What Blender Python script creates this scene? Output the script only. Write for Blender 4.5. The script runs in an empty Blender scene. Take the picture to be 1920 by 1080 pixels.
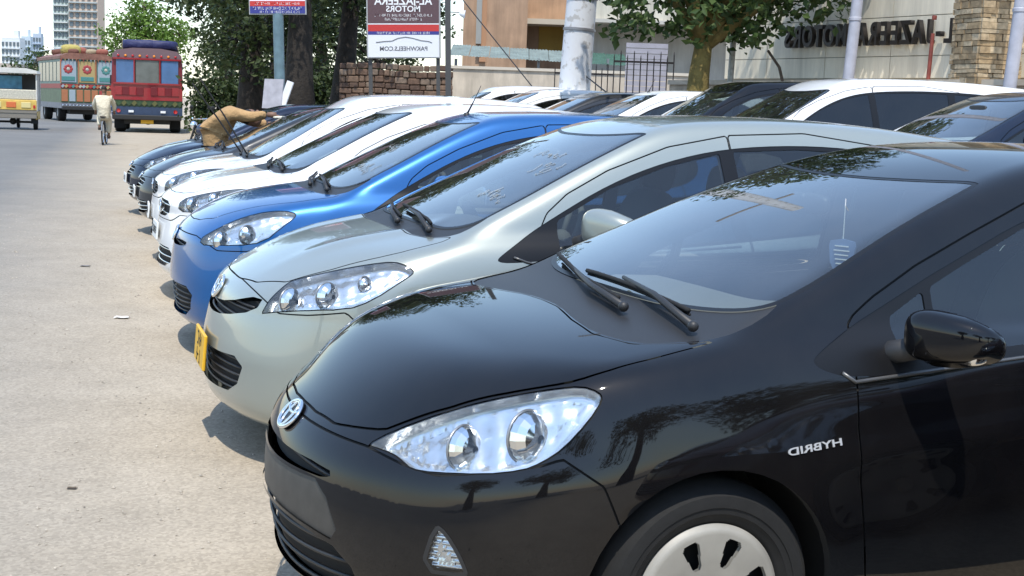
import bpy, math, random
import numpy as np
from mathutils import Matrix, Vector
random.seed(7); np.random.seed(7)
scene = bpy.context.scene
COL = scene.collection
R_ = math.radians

# ------------------------------------------------------------------ camera
cam = bpy.data.cameras.new('camera'); cam_obj = bpy.data.objects.new('camera', cam); COL.objects.link(cam_obj)
scene.camera = cam_obj
cam.sensor_width = 36; cam.lens = 2500 / 1920 * 36; cam.clip_start = .05; cam.clip_end = 3000
_p, _r = R_(7.67), R_(1.95)
_f = Vector((0, math.cos(_p), -math.sin(_p))); _rt = Vector((1, 0, 0)); _up = Vector((0, math.sin(_p), math.cos(_p)))
_R = _rt * math.cos(_r) + _up * math.sin(_r); _U = _up * math.cos(_r) - _rt * math.sin(_r)
cam_obj.matrix_world = Matrix(((_R.x, _U.x, -_f.x, 0), (_R.y, _U.y, -_f.y, 0), (_R.z, _U.z, -_f.z, 1.5), (0, 0, 0, 1)))

# ------------------------------------------------------------------ sky, sun, exposure
SUN_EL, SUN_AZ = 64.0, 179.0      # azimuth clockwise from +Y: the sun stands high behind the camera, a little to the right
world = bpy.data.worlds.new('World'); scene.world = world; world.use_nodes = True
_n = world.node_tree.nodes; _l = world.node_tree.links
sky = _n.new('ShaderNodeTexSky'); sky.sky_type = 'NISHITA'; sky.sun_disc = False
sky.sun_elevation = R_(SUN_EL); sky.sun_rotation = R_(SUN_AZ); sky.dust_density = .5; sky.air_density = 1.3; sky.ozone_density = 3.0
# high thin haze whitens the whole sky, as where it shows at the left of the photograph
_hz = _n.new('ShaderNodeMix'); _hz.data_type = 'RGBA'; _hz.blend_type = 'ADD'; _hz.inputs[0].default_value = 1; _hz.inputs[7].default_value = (.9, 1.25, 1.8, 1)
_l.new(sky.outputs[0], _hz.inputs[6]); _l.new(_hz.outputs[2], _n['Background'].inputs[0]); _n['Background'].inputs[1].default_value = .15
sun = bpy.data.lights.new('sun', 'SUN'); sun.energy = 3.2; sun.angle = R_(.55); sun.color = (1, .94, .84)
sun_obj = bpy.data.objects.new('sun', sun); COL.objects.link(sun_obj)
_s = Vector((math.sin(R_(SUN_AZ)) * math.cos(R_(SUN_EL)), math.cos(R_(SUN_AZ)) * math.cos(R_(SUN_EL)), math.sin(R_(SUN_EL))))
sun_obj.rotation_euler = _s.to_track_quat('Z', 'Y').to_euler(); sun_obj.location = _s * 60
scene.view_settings.view_transform = 'Standard'; scene.view_settings.look = 'None'
scene.view_settings.gamma = 1; scene.view_settings.use_curve_mapping = False
scene.view_settings.exposure = 0.50
scene.cycles.max_bounces = 8; scene.cycles.transparent_max_bounces = 16; scene.cycles.caustics_reflective = False; scene.cycles.caustics_refractive = False

# ------------------------------------------------------------------ materials
MATS = {}
def mat(name, color=(.5, .5, .5), rough=.5, metal=0., coat=0., coatr=.03, spec=.5, noise=None, bump=None, emis=None, cell=None):
    """noise = (scale, amount, detail) brightness mottling; bump = (scale, strength, distance)"""
    if name in MATS: return MATS[name]
    m = bpy.data.materials.new(name); m.use_nodes = True; MATS[name] = m
    nt = m.node_tree; b = nt.nodes['Principled BSDF']
    b.inputs['Base Color'].default_value = (*color, 1); b.inputs['Roughness'].default_value = rough
    b.inputs['Metallic'].default_value = metal; b.inputs['Coat Weight'].default_value = coat
    b.inputs['Coat Roughness'].default_value = coatr; b.inputs['Specular IOR Level'].default_value = spec
    if noise or bump:
        tc = nt.nodes.new('ShaderNodeTexCoord')
    if noise:
        t = nt.nodes.new('ShaderNodeTexNoise'); t.inputs['Scale'].default_value = noise[0]; t.inputs['Detail'].default_value = noise[2] if len(noise) > 2 else 5
        nt.links.new(tc.outputs['Object'], t.inputs['Vector'])
        r = nt.nodes.new('ShaderNodeMapRange'); r.inputs[1].default_value = .25; r.inputs[2].default_value = .75
        r.inputs[3].default_value = 1 - noise[1]; r.inputs[4].default_value = 1 + noise[1]
        nt.links.new(t.outputs['Fac'], r.inputs[0])
        x = nt.nodes.new('ShaderNodeMix'); x.data_type = 'RGBA'; x.blend_type = 'MULTIPLY'; x.inputs[0].default_value = 1
        x.inputs[6].default_value = (*color, 1); nt.links.new(r.outputs[0], x.inputs[7]); nt.links.new(x.outputs[2], b.inputs['Base Color'])
    if bump:
        t = nt.nodes.new('ShaderNodeTexNoise'); t.inputs['Scale'].default_value = bump[0]; t.inputs['Detail'].default_value = 6
        nt.links.new(tc.outputs['Object'], t.inputs['Vector'])
        q = nt.nodes.new('ShaderNodeBump'); q.inputs['Strength'].default_value = bump[1]; q.inputs['Distance'].default_value = bump[2]
        nt.links.new(t.outputs['Fac'], q.inputs['Height']); nt.links.new(q.outputs[0], b.inputs['Normal'])
    return m
def streaks(m, lo=.78, hi=1.06, sx=2.2, sz=.22):
    """rain streaks and grime running down a wall"""
    nt = m.node_tree; b = nt.nodes['Principled BSDF']; N = nt.nodes.new
    src = b.inputs['Base Color'].links[0].from_socket if b.inputs['Base Color'].links else None
    tc = N('ShaderNodeTexCoord'); mp = N('ShaderNodeMapping'); mp.inputs['Scale'].default_value = (sx, sx, sz); nt.links.new(tc.outputs['Object'], mp.inputs[0])
    t = N('ShaderNodeTexNoise'); t.inputs['Scale'].default_value = 2.0; t.inputs['Detail'].default_value = 9; t.inputs['Roughness'].default_value = .7; nt.links.new(mp.outputs[0], t.inputs['Vector'])
    r = N('ShaderNodeMapRange'); r.inputs[1].default_value = .32; r.inputs[2].default_value = .62; r.inputs[3].default_value = lo; r.inputs[4].default_value = hi; nt.links.new(t.outputs['Fac'], r.inputs[0])
    x = N('ShaderNodeMix'); x.data_type = 'RGBA'; x.blend_type = 'MULTIPLY'; x.inputs[0].default_value = 1
    if src: nt.links.new(src, x.inputs[6])
    else: x.inputs[6].default_value = b.inputs['Base Color'].default_value
    nt.links.new(r.outputs[0], x.inputs[7]); nt.links.new(x.outputs[2], b.inputs['Base Color'])
    return m
def glass_mat(name, tint=(.8, .9, .86), ior=1.5, rough=0., dirt=0.):
    """window glass: clear sheet that tints what is behind it and mirrors by Fresnel, with a little dust"""
    if name in MATS: return MATS[name]
    m = bpy.data.materials.new(name); m.use_nodes = True; MATS[name] = m
    nt = m.node_tree; nt.nodes.remove(nt.nodes['Principled BSDF']); out = nt.nodes['Material Output']
    tr = nt.nodes.new('ShaderNodeBsdfTransparent'); tr.inputs[0].default_value = (*tint, 1)
    gl = nt.nodes.new('ShaderNodeBsdfGlossy'); gl.inputs['Roughness'].default_value = rough; gl.inputs['Color'].default_value = (1, 1, 1, 1)
    fr = nt.nodes.new('ShaderNodeFresnel'); fr.inputs[0].default_value = ior
    mx = nt.nodes.new('ShaderNodeMixShader')
    # both faces of the sheet mirror: 2R / (1 + R)
    n1 = nt.nodes.new('ShaderNodeMath'); n1.operation = 'ADD'; n1.inputs[1].default_value = 1; nt.links.new(fr.outputs[0], n1.inputs[0])
    n2 = nt.nodes.new('ShaderNodeMath'); n2.operation = 'DIVIDE'; nt.links.new(fr.outputs[0], n2.inputs[0]); nt.links.new(n1.outputs[0], n2.inputs[1])
    n3 = nt.nodes.new('ShaderNodeMath'); n3.operation = 'MULTIPLY'; n3.inputs[1].default_value = 2; nt.links.new(n2.outputs[0], n3.inputs[0])
    nt.links.new(n3.outputs[0], mx.inputs[0]); nt.links.new(tr.outputs[0], mx.inputs[1]); nt.links.new(gl.outputs[0], mx.inputs[2])
    last = mx
    if dirt:
        df = nt.nodes.new('ShaderNodeBsdfDiffuse'); df.inputs[0].default_value = (.6, .57, .52, 1)
        tc = nt.nodes.new('ShaderNodeTexCoord'); t = nt.nodes.new('ShaderNodeTexNoise'); t.inputs['Scale'].default_value = 5; t.inputs['Detail'].default_value = 9
        nt.links.new(tc.outputs['Object'], t.inputs['Vector'])
        r = nt.nodes.new('ShaderNodeMapRange'); r.inputs[1].default_value = .35; r.inputs[2].default_value = .8; r.inputs[3].default_value = dirt * .4; r.inputs[4].default_value = dirt * 1.6
        nt.links.new(t.outputs['Fac'], r.inputs[0])
        m2 = nt.nodes.new('ShaderNodeMixShader'); nt.links.new(r.outputs[0], m2.inputs[0]); nt.links.new(mx.outputs[0], m2.inputs[1]); nt.links.new(df.outputs[0], m2.inputs[2]); last = m2
    nt.links.new(last.outputs[0], out.inputs[0])
    return m
def paint(name, color, metal=.0, rough=.32, dust=.03):
    """clear-coated car paint with a thin uneven film of dust"""
    if name in MATS: return MATS[name]
    m = mat(name, color, rough, metal, 1.0, .025, spec=.0 if max(color) < .05 else .25)
    if max(color) < .05: m.node_tree.nodes['Principled BSDF'].inputs['Coat IOR'].default_value = 1.48
    nt = m.node_tree; b = nt.nodes['Principled BSDF']
    tc = nt.nodes.new('ShaderNodeTexCoord'); t = nt.nodes.new('ShaderNodeTexNoise'); t.inputs['Scale'].default_value = 3.2; t.inputs['Detail'].default_value = 10; t.inputs['Roughness'].default_value = .65
    nt.links.new(tc.outputs['Object'], t.inputs['Vector'])
    r = nt.nodes.new('ShaderNodeMapRange'); r.inputs[1].default_value = .35; r.inputs[2].default_value = .75; r.inputs[3].default_value = dust * .3; r.inputs[4].default_value = dust * 1.8
    nt.links.new(t.outputs['Fac'], r.inputs[0])
    x = nt.nodes.new('ShaderNodeMix'); x.data_type = 'RGBA'; x.inputs[6].default_value = (*color, 1); x.inputs[7].default_value = (.45, .41, .35, 1)
    nt.links.new(r.outputs[0], x.inputs[0]); nt.links.new(x.outputs[2], b.inputs['Base Color'])
    r2 = nt.nodes.new('ShaderNodeMapRange'); r2.inputs[1].default_value = .3; r2.inputs[2].default_value = .8; r2.inputs[3].default_value = .012; r2.inputs[4].default_value = .05 + dust * .5
    nt.links.new(t.outputs['Fac'], r2.inputs[0]); nt.links.new(r2.outputs[0], b.inputs['Coat Roughness'])
    return m

# ------------------------------------------------------------------ mesh helpers
class MB:
    """collects shapes into one mesh"""
    def __init__(s): s.v = []; s.f = []
    def add(s, V, F):
        b = len(s.v); s.v += [tuple(map(float, p)) for p in V]; s.f += [tuple(i + b for i in q) for q in F]; return s
    def box(s, c, d, M=None, bev=0):
        x, y, z = [k / 2 for k in d]
        if bev:
            b = min(bev, x*.9, y*.9, z*.9)
            # chamfered box: 24 vertices
            V = []; F = []
            for sx in (-1, 1):
                for sy in (-1, 1):
                    for sz in (-1, 1):
                        V += [(sx*x, sy*(y-b), sz*(z-b)), (sx*(x-b), sy*y, sz*(z-b)), (sx*(x-b), sy*(y-b), sz*z)]
            I = lambda sx, sy, sz, k: ((sx > 0)*4 + (sy > 0)*2 + (sz > 0))*3 + k
            for sg in (-1, 1):
                q = [I(sg,-1,-1,0), I(sg,1,-1,0), I(sg,1,1,0), I(sg,-1,1,0)]; F.append(q if sg > 0 else q[::-1])
                q = [I(-1,sg,-1,1), I(1,sg,-1,1), I(1,sg,1,1), I(-1,sg,1,1)]; F.append(q[::-1] if sg > 0 else q)
                q = [I(-1,-1,sg,2), I(1,-1,sg,2), I(1,1,sg,2), I(-1,1,sg,2)]; F.append(q if sg > 0 else q[::-1])
            for a in (-1, 1):
                for b2 in (-1, 1):
                    F.append([I(a,b2,-1,0), I(a,b2,1,0), I(a,b2,1,1), I(a,b2,-1,1)])
                    F.append([I(a,-1,b2,0), I(a,1,b2,0), I(a,1,b2,2), I(a,-1,b2,2)])
                    F.append([I(-1,a,b2,1), I(1,a,b2,1), I(1,a,b2,2), I(-1,a,b2,2)])
                    for c2 in (-1, 1): F.append([I(a,b2,c2,0), I(a,b2,c2,1), I(a,b2,c2,2)])
        else:
            V = [(sx*x, sy*y, sz*z) for sx in (-1, 1) for sy in (-1, 1) for sz in (-1, 1)]
            F = [(0,1,3,2), (4,6,7,5), (0,4,5,1), (2,3,7,6), (0,2,6,4), (1,5,7,3)]
        if M is not None: V = [tuple(M @ Vector(p)) for p in V]
        return s.add([(p[0]+c[0], p[1]+c[1], p[2]+c[2]) for p in V], F)
    def tube(s, pts, r, n=8, cap=True):
        P = [Vector(p) for p in pts]; rr = r if hasattr(r, '__len__') else [r] * len(P)
        V = []; F = []; t0 = None; up = None
        for i, p in enumerate(P):
            t = (P[min(i+1, len(P)-1)] - P[max(i-1, 0)]).normalized()
            if up is None:
                up = t.cross(Vector((0, 0, 1)) if abs(t.z) < .9 else Vector((1, 0, 0))).normalized()
            else:
                up = (up - t * up.dot(t)).normalized()
            w = t.cross(up)
            for k in range(n):
                a = 2*math.pi*k/n; V.append(p + (up*math.cos(a) + w*math.sin(a)) * rr[i])
        for i in range(len(P)-1):
            for k in range(n):
                F.append((i*n+k, i*n+(k+1) % n, (i+1)*n+(k+1) % n, (i+1)*n+k))
        if cap:
            F.append(tuple(range(n))[::-1]); F.append(tuple((len(P)-1)*n+k for k in range(n)))
        return s.add(V, F)
    def lathe(s, prof, n=32, M=None, cap=False):
        """profile (r, h) turned about local Z"""
        V = []; F = []
        for (r, h) in prof:
            for k in range(n):
                a = 2*math.pi*k/n; V.append((r*math.cos(a), r*math.sin(a), h))
        for i in range(len(prof)-1):
            for k in range(n): F.append((i*n+k, i*n+(k+1) % n, (i+1)*n+(k+1) % n, (i+1)*n+k))
        if cap: F.append(tuple(range(n))[::-1]); F.append(tuple((len(prof)-1)*n+k for k in range(n)))
        if M is not None: V = [tuple(M @ Vector(p)) for p in V]
        return s.add(V, F)
    def prism(s, poly, h0, h1, M=None):
        """2-D polygon extruded from h0 to h1 along local Z"""
        n = len(poly); V = [(p[0], p[1], h0) for p in poly] + [(p[0], p[1], h1) for p in poly]
        F = [tuple(range(n))[::-1], tuple(range(n, 2*n))] + [(i, (i+1) % n, n+(i+1) % n, n+i) for i in range(n)]
        if M is not None: V = [tuple(M @ Vector(p)) for p in V]
        return s.add(V, F)
    def ball(s, c, r, n=12, m=8, M=None):
        rx, ry, rz = r if hasattr(r, '__len__') else (r, r, r)
        V = [(0, 0, -rz)]; F = []
        for i in range(1, m):
            t = math.pi*i/m - math.pi/2
            for k in range(n):
                a = 2*math.pi*k/n; V.append((rx*math.cos(t)*math.cos(a), ry*math.cos(t)*math.sin(a), rz*math.sin(t)))
        V.append((0, 0, rz)); e = len(V)-1
        for k in range(n):
            F.append((0, 1+(k+1) % n, 1+k)); F.append((e, 1+(m-2)*n+k, 1+(m-2)*n+(k+1) % n))
            for i in range(m-2): F.append((1+i*n+k, 1+i*n+(k+1) % n, 1+(i+1)*n+(k+1) % n, 1+(i+1)*n+k))
        if M is not None: V = [tuple(M @ Vector(p)) for p in V]
        return s.add([(p[0]+c[0], p[1]+c[1], p[2]+c[2]) for p in V], F)
    def mesh(s, name, smooth=False, angle=None):
        me = bpy.data.meshes.new(name); me.from_pydata(s.v, [], s.f); me.validate(clean_customdata=False)
        if smooth: shade(me, angle)
        return me
    def build(s, name, m, parent=None, smooth=False, angle=35):
        return obj(name, s.mesh(name, smooth, angle), m, parent)
def shade(me, angle=35):
    me.polygons.foreach_set('use_smooth', [True] * len(me.polygons))
    if angle and hasattr(me, 'set_sharp_from_angle'): me.set_sharp_from_angle(angle=R_(angle))
def obj(name, me, m=None, parent=None, loc=None):
    o = bpy.data.objects.new(name, me); COL.objects.link(o)
    if m is not None and me is not None and len(me.materials) == 0: me.materials.append(m)
    if parent is not None: o.parent = parent
    if loc is not None: o.location = loc
    return o
def empty(name, loc=(0, 0, 0), rz=0):
    o = bpy.data.objects.new(name, None); COL.objects.link(o); o.location = loc; o.rotation_euler = (0, 0, rz); o.empty_display_size = .2
    return o
def tag(o, label=None, cat=None, group=None, kind=None):
    if label: o['label'] = label
    if cat: o['category'] = cat
    if group: o['group'] = group
    if kind: o['kind'] = kind
    return o
def npmesh(name, V, T, N=None):
    me = bpy.data.meshes.new(name)
    V = np.asarray(V, np.float32); T = np.asarray(T, np.int32)
    me.vertices.add(len(V)); me.vertices.foreach_set('co', V.ravel())
    me.loops.add(T.size); me.loops.foreach_set('vertex_index', T.ravel())
    me.polygons.add(len(T)); me.polygons.foreach_set('loop_start', np.arange(0, T.size, T.shape[1], dtype=np.int32))
    me.update(calc_edges=True); me.validate(clean_customdata=False)
    me.polygons.foreach_set('use_smooth', [True] * len(me.polygons))
    if N is not None and len(me.vertices) == len(N): me.normals_split_custom_set_from_vertices(np.asarray(N, float).tolist())
    return me
def blurred_line(seed, width, h, depth=.001):
    """a line of lettering too small to read in the photograph: strokes only; local XZ plane facing -Y"""
    rnd = random.Random(seed); q = MB(); x = -width/2; w = h*.62
    while x < width/2 - w*.6:
        if rnd.random() < .14: x += w*.7; continue
        for _ in range(rnd.choice((2, 3))):
            k = rnd.random()
            if k < .5: q.box((x + rnd.choice((.12, .5, .85))*w*.8, 0, 0), (w*.16, depth, h*rnd.choice((1, 1, .7))))
            else: q.box((x + w*.4, 0, rnd.choice((-.42, 0, .42))*h), (w*.66, depth, h*.15))
        x += w
    return q
def text_mesh(name, body, size, depth=.0, mirrored=True, align='CENTER', bold=0.0):
    """lettering as a mesh in the local XZ plane facing -Y, mirrored like the photograph"""
    cu = bpy.data.curves.new(name, 'FONT'); cu.body = body; cu.size = size; cu.align_x = align; cu.align_y = 'CENTER'
    cu.extrude = depth; cu.offset = bold; cu.resolution_u = 3
    o = bpy.data.objects.new(name, cu); COL.objects.link(o)
    dg = bpy.context.evaluated_depsgraph_get(); me = bpy.data.meshes.new_from_object(o.evaluated_get(dg))
    bpy.data.objects.remove(o); bpy.data.curves.remove(cu)
    me.name = name
    for v in me.vertices:
        x, y, z = v.co; v.co = (-x if mirrored else x, -z, y)
    if mirrored: me.flip_normals()
    me.materials.clear()
    return me
# ------------------------------------------------------------------ car surface mathematics
def spl(pts):
    """smooth monotone-safe cubic through (t, v) points, linear beyond the ends"""
    P = np.array(sorted(pts), float); X = P[:, 0]; Y = P[:, 1]
    h = np.diff(X); d = np.diff(Y) / h
    n = len(X); m = np.zeros(n)
    if n > 2:
        for i in range(1, n - 1):
            m[i] = (d[i-1] * h[i] + d[i] * h[i-1]) / (h[i] + h[i-1])
            if d[i-1] * d[i] <= 0: m[i] = 0.35 * m[i]
        m[0] = 1.5 * d[0] - .5 * m[1]; m[-1] = 1.5 * d[-1] - .5 * m[-2]
    else:
        m[:] = d[0]
    def g(t):
        i = np.clip(np.searchsorted(X, t) - 1, 0, n - 2)
        hh = h[i]; s = np.clip((t - X[i]) / hh, 0, 1)
        v = ((2*s**3-3*s**2+1)*Y[i] + (s**3-2*s**2+s)*hh*m[i] + (-2*s**3+3*s**2)*Y[i+1] + (s**3-s**2)*hh*m[i+1])
        return v + np.where(t < X[0], (t - X[0]) * m[0], 0) + np.where(t > X[-1], (t - X[-1]) * m[-1], 0)
    xx = np.linspace(min(X[0] - .3, -.4), max(X[-1] + .3, 2.0) + 3.0, 9001); yy = g(xx)
    def f(t): return np.interp(t, xx, yy)
    return f

def smax(a, b, k):
    h = np.maximum(k - np.abs(a - b), 0) / k
    return np.maximum(a, b) + h * h * h * k / 6
def smin(a, b, k):
    return -smax(-a, -b, k)

class CarShape:
    """closed body surface: front, flanks, bonnet, belt, tail and a glasshouse, blended with rounded edges"""
    def __init__(s, S):
        s.S = S
        s.nose = spl(S['nose']); s.tail = spl(S['tail']); s.hood = spl(S['hood'])
        s.flank = spl(S['flank']); s.screen = spl(S['screen']); s.roof = spl(S['roof']); s.hatch = spl(S['hatch'])
        s.wplan = spl(S['wplan'])
    def f(s, P):
        S = s.S
        x = P[:, 0]; y = np.sqrt(P[:, 1]**2 + 1e-6); z = P[:, 2]
        y2 = y * y
        c = S['nosebow']
        fr = (s.nose(z) + c[0] * y2 + c[1] * y2**3 - x) * S.get('nosek', .95)
        wl = s.wplan(x) + s.flank(z - S.get('rise', .06) * np.clip(x - .6, 0, 2.6))
        for wx in S['wheels']:
            r = np.sqrt((x - wx)**2 + (z - S['wr'])**2)
            wl = wl + S.get('flare', .010) * np.exp(-((r - S['arch'] - .01) / .11)**2) * (z > S['wr'] - .3)
        cr = S.get('crease')
        if cr:
            for (x0, z0, x1, z1, amp, wd) in cr:
                t = np.clip((x - x0) / (x1 - x0), 0, 1)
                zz = z0 + (z1 - z0) * t
                fade = np.clip((x - x0) / .25, 0, 1) * np.clip((x1 - x) / .25, 0, 1)
                q = (z - zz) / wd
                wl = wl + amp * fade * np.exp(-q * q) * np.where(q < 0, 1, 1)
        sd = y - wl
        hc = S['hoodcrown']
        ss = np.clip((x - .15) / .85, 0, 1); ss = 1 - S.get('crownfade', .55) * ss * ss * (3 - 2 * ss)
        zt = s.hood(x) - ss * (hc[0] * y2 + hc[1] * y2 * y2)
        hr = S.get('hoodrib')
        if hr:
            yr = hr[0] + hr[1] * (x - .5)
            zt = zt + hr[2] * np.exp(-((y - yr) / hr[3])**2) * np.clip((x - S.get('ribx', .1)) / S.get('ribl', .3), 0, 1)
        tp = (z - zt) * S.get('hoodk', .95)
        bt = S['zb'] - z
        tb = S['tailbow']
        rr = (x - s.tail(z) + tb[0] * y2 + tb[1] * y2**3) * .97
        lo = smax(sd, tp, S.get('rshoulder', .10))
        lo = smax(lo, fr, S.get('rnose', .12))
        lo = smax(lo, rr, .14)
        lo = smax(lo, bt, .06)
        # glasshouse
        wsx = x - S['screenbow'] * y2
        ws = (z - s.screen(wsx)) * S.get('screenk', .9)
        rf = z - s.roof(x) + S['roofcrown'][0] * y2 + S['roofcrown'][1] * y2 * y2
        ht = (x - s.hatch(z) + S.get('hatchbow', .12) * y2) * S.get('hatchk', .8)
        u = z - S['zbelt']
        gy = S['gside'](x) if callable(S['gside']) else S['gside']
        sg = (y - (gy - S['tumble'] * u - S.get('tcurve', .12) * u * u)) * .93
        g = smax(ws, rf, S.get('rhead', .10))
        g = smax(g, ht, .12)
        g = smax(g, sg, S.get('rrail', .11))
        g = smax(g, S['zbelt'] - .10 - z, .05)
        return smin(lo, g, S.get('rbelt', .05))
    def grad(s, P, e=2e-4):
        G = np.zeros_like(P)
        for k in range(3):
            A = P.copy(); B = P.copy(); A[:, k] += e; B[:, k] -= e
            G[:, k] = (s.f(A) - s.f(B)) / (2 * e)
        return G
    def project(s, P, n=4):
        for _ in range(n):
            g = s.grad(P); v = s.f(P)
            P = P - np.clip(v / np.maximum((g * g).sum(1), .05), -.03, .03)[:, None] * g
        return P
    def normals(s, P):
        g = s.grad(P, 2e-3)
        return g / np.maximum(np.linalg.norm(g, axis=1), 1e-9)[:, None]

def surface_nets(shape, h):
    S = shape.S
    L = S['L']; W = S['W'] / 2 + .06; Hh = S['H'] + .05
    nx = int((L + .2) / h); ny = int(W / h) + 1; nz = int(Hh / h) + 1
    xs = -.1 + np.arange(nx) * h; ys = h / 2 + np.arange(ny) * h; zs = .1 + np.arange(nz) * h
    X, Y, Z = np.meshgrid(xs, ys, zs, indexing='ij')
    F = shape.f(np.stack([X.ravel(), Y.ravel(), Z.ravel()], 1)).reshape(nx, ny, nz)
    F = np.concatenate([F[:, ::-1], F], 1)
    ys = np.concatenate([-ys[::-1], ys]); ny = len(ys)
    sg = F < 0
    c = np.zeros((nx-1, ny-1, nz-1), int)
    for dx in (0, 1):
        for dy in (0, 1):
            for dz in (0, 1):
                c += sg[dx:nx-1+dx, dy:ny-1+dy, dz:nz-1+dz]
    act = (c > 0) & (c < 8)
    idx = -np.ones(act.shape, int); idx[act] = np.arange(act.sum())
    I = np.argwhere(act)
    V = np.stack([xs[I[:, 0]] + h/2, ys[I[:, 1]] + h/2, zs[I[:, 2]] + h/2], 1)
    # better start: mean of edge crossings
    acc = np.zeros_like(V); cnt = np.zeros(len(V))
    corner = lambda d: F[I[:, 0]+d[0], I[:, 1]+d[1], I[:, 2]+d[2]]
    for ax in range(3):
        for a in (0, 1):
            for b in (0, 1):
                d0 = [0, 0, 0]; o = [k for k in range(3) if k != ax]; d0[o[0]] = a; d0[o[1]] = b
                d1 = list(d0); d1[ax] = 1
                f0 = corner(d0); f1 = corner(d1); m = (f0 < 0) != (f1 < 0)
                t = np.where(m, f0 / np.where(m, f0 - f1, 1), 0)
                p = np.stack([xs[I[:, 0]], ys[I[:, 1]], zs[I[:, 2]]], 1) + np.array(d0) * h
                p[:, ax] += t * h
                acc[m] += p[m]; cnt[m] += 1
    V = acc / np.maximum(cnt, 1)[:, None]
    V = shape.project(V)
    Q = []
    def quads(m, flipm, f4):
        e = np.argwhere(m)
        q = np.stack([idx[tuple((e + o).T)] for o in f4], 1)
        fl = flipm[m]
        q[fl] = q[fl][:, ::-1]
        Q.append(q)
    A, B = sg[:-1, 1:-1, 1:-1], sg[1:, 1:-1, 1:-1]
    quads(A != B, ~A, np.array([[0,0,0],[0,1,0],[0,1,1],[0,0,1]]))
    A, B = sg[1:-1, :-1, 1:-1], sg[1:-1, 1:, 1:-1]
    quads(A != B, A, np.array([[0,0,0],[1,0,0],[1,0,1],[0,0,1]]))
    A, B = sg[1:-1, 1:-1, :-1], sg[1:-1, 1:-1, 1:]
    quads(A != B, ~A, np.array([[0,0,0],[1,0,0],[1,1,0],[0,1,0]]))
    Q = np.concatenate(Q)
    T = np.concatenate([Q[:, [0, 1, 2]], Q[:, [0, 2, 3]]])
    return V, T

# ---- cutting outlines into the surface
def smooth_closed(P, n=2):
    P = np.array(P, float)
    for _ in range(n):
        N = np.roll(P, -1, 0)
        P = np.stack([.75*P+.25*N, .25*P+.75*N], 1).reshape(-1, P.shape[1])
    return P
def smooth_open(P, n=2):
    P = np.array(P, float)
    for _ in range(n):
        A, N = P[:-1], P[1:]
        P = np.concatenate([P[:1], np.stack([.75*A+.25*N, .25*A+.75*N], 1).reshape(-1, P.shape[1]), P[-1:]])
    return P
def plane_of(P):
    c = P.mean(0); u, s, vt = np.linalg.svd(P - c, full_matrices=False)
    return c, vt[0], vt[1], vt[2]
def seg_dist(Q, A, B):
    """Q (n,2) against segments A-B (m,2): distance, sign of side, index, clamped parameter"""
    AB = B - A; L2 = (AB * AB).sum(1) + 1e-12
    best = np.full(len(Q), 1e9); side = np.zeros(len(Q)); end = np.zeros(len(Q), bool)
    m = len(A)
    for k in range(m):
        w = Q - A[k]; t = (w @ AB[k]) / L2[k]; tc = np.clip(t, 0, 1)
        d = w - tc[:, None] * AB[k]; dd = np.sqrt((d * d).sum(1))
        cr = AB[k][0] * w[:, 1] - AB[k][1] * w[:, 0]
        b = dd < best - 1e-9
        best = np.where(b, dd, best); side = np.where(b, np.sign(cr), side)
        e = ((k == 0) & (t < 0)) | ((k == m-1) & (t > 1))
        end = np.where(b, e, end)
    return best, side, end
def inside_poly(Q, P):
    r = np.zeros(len(Q), bool); n = len(P)
    for i in range(n):
        a = P[i]; b = P[(i+1) % n]
        c = (a[1] > Q[:, 1]) != (b[1] > Q[:, 1])
        if abs(b[1]-a[1]) < 1e-12: continue
        xi = (b[0]-a[0]) * (Q[:, 1]-a[1]) / (b[1]-a[1]) + a[0]
        r ^= c & (Q[:, 0] < xi)
    return r

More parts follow.
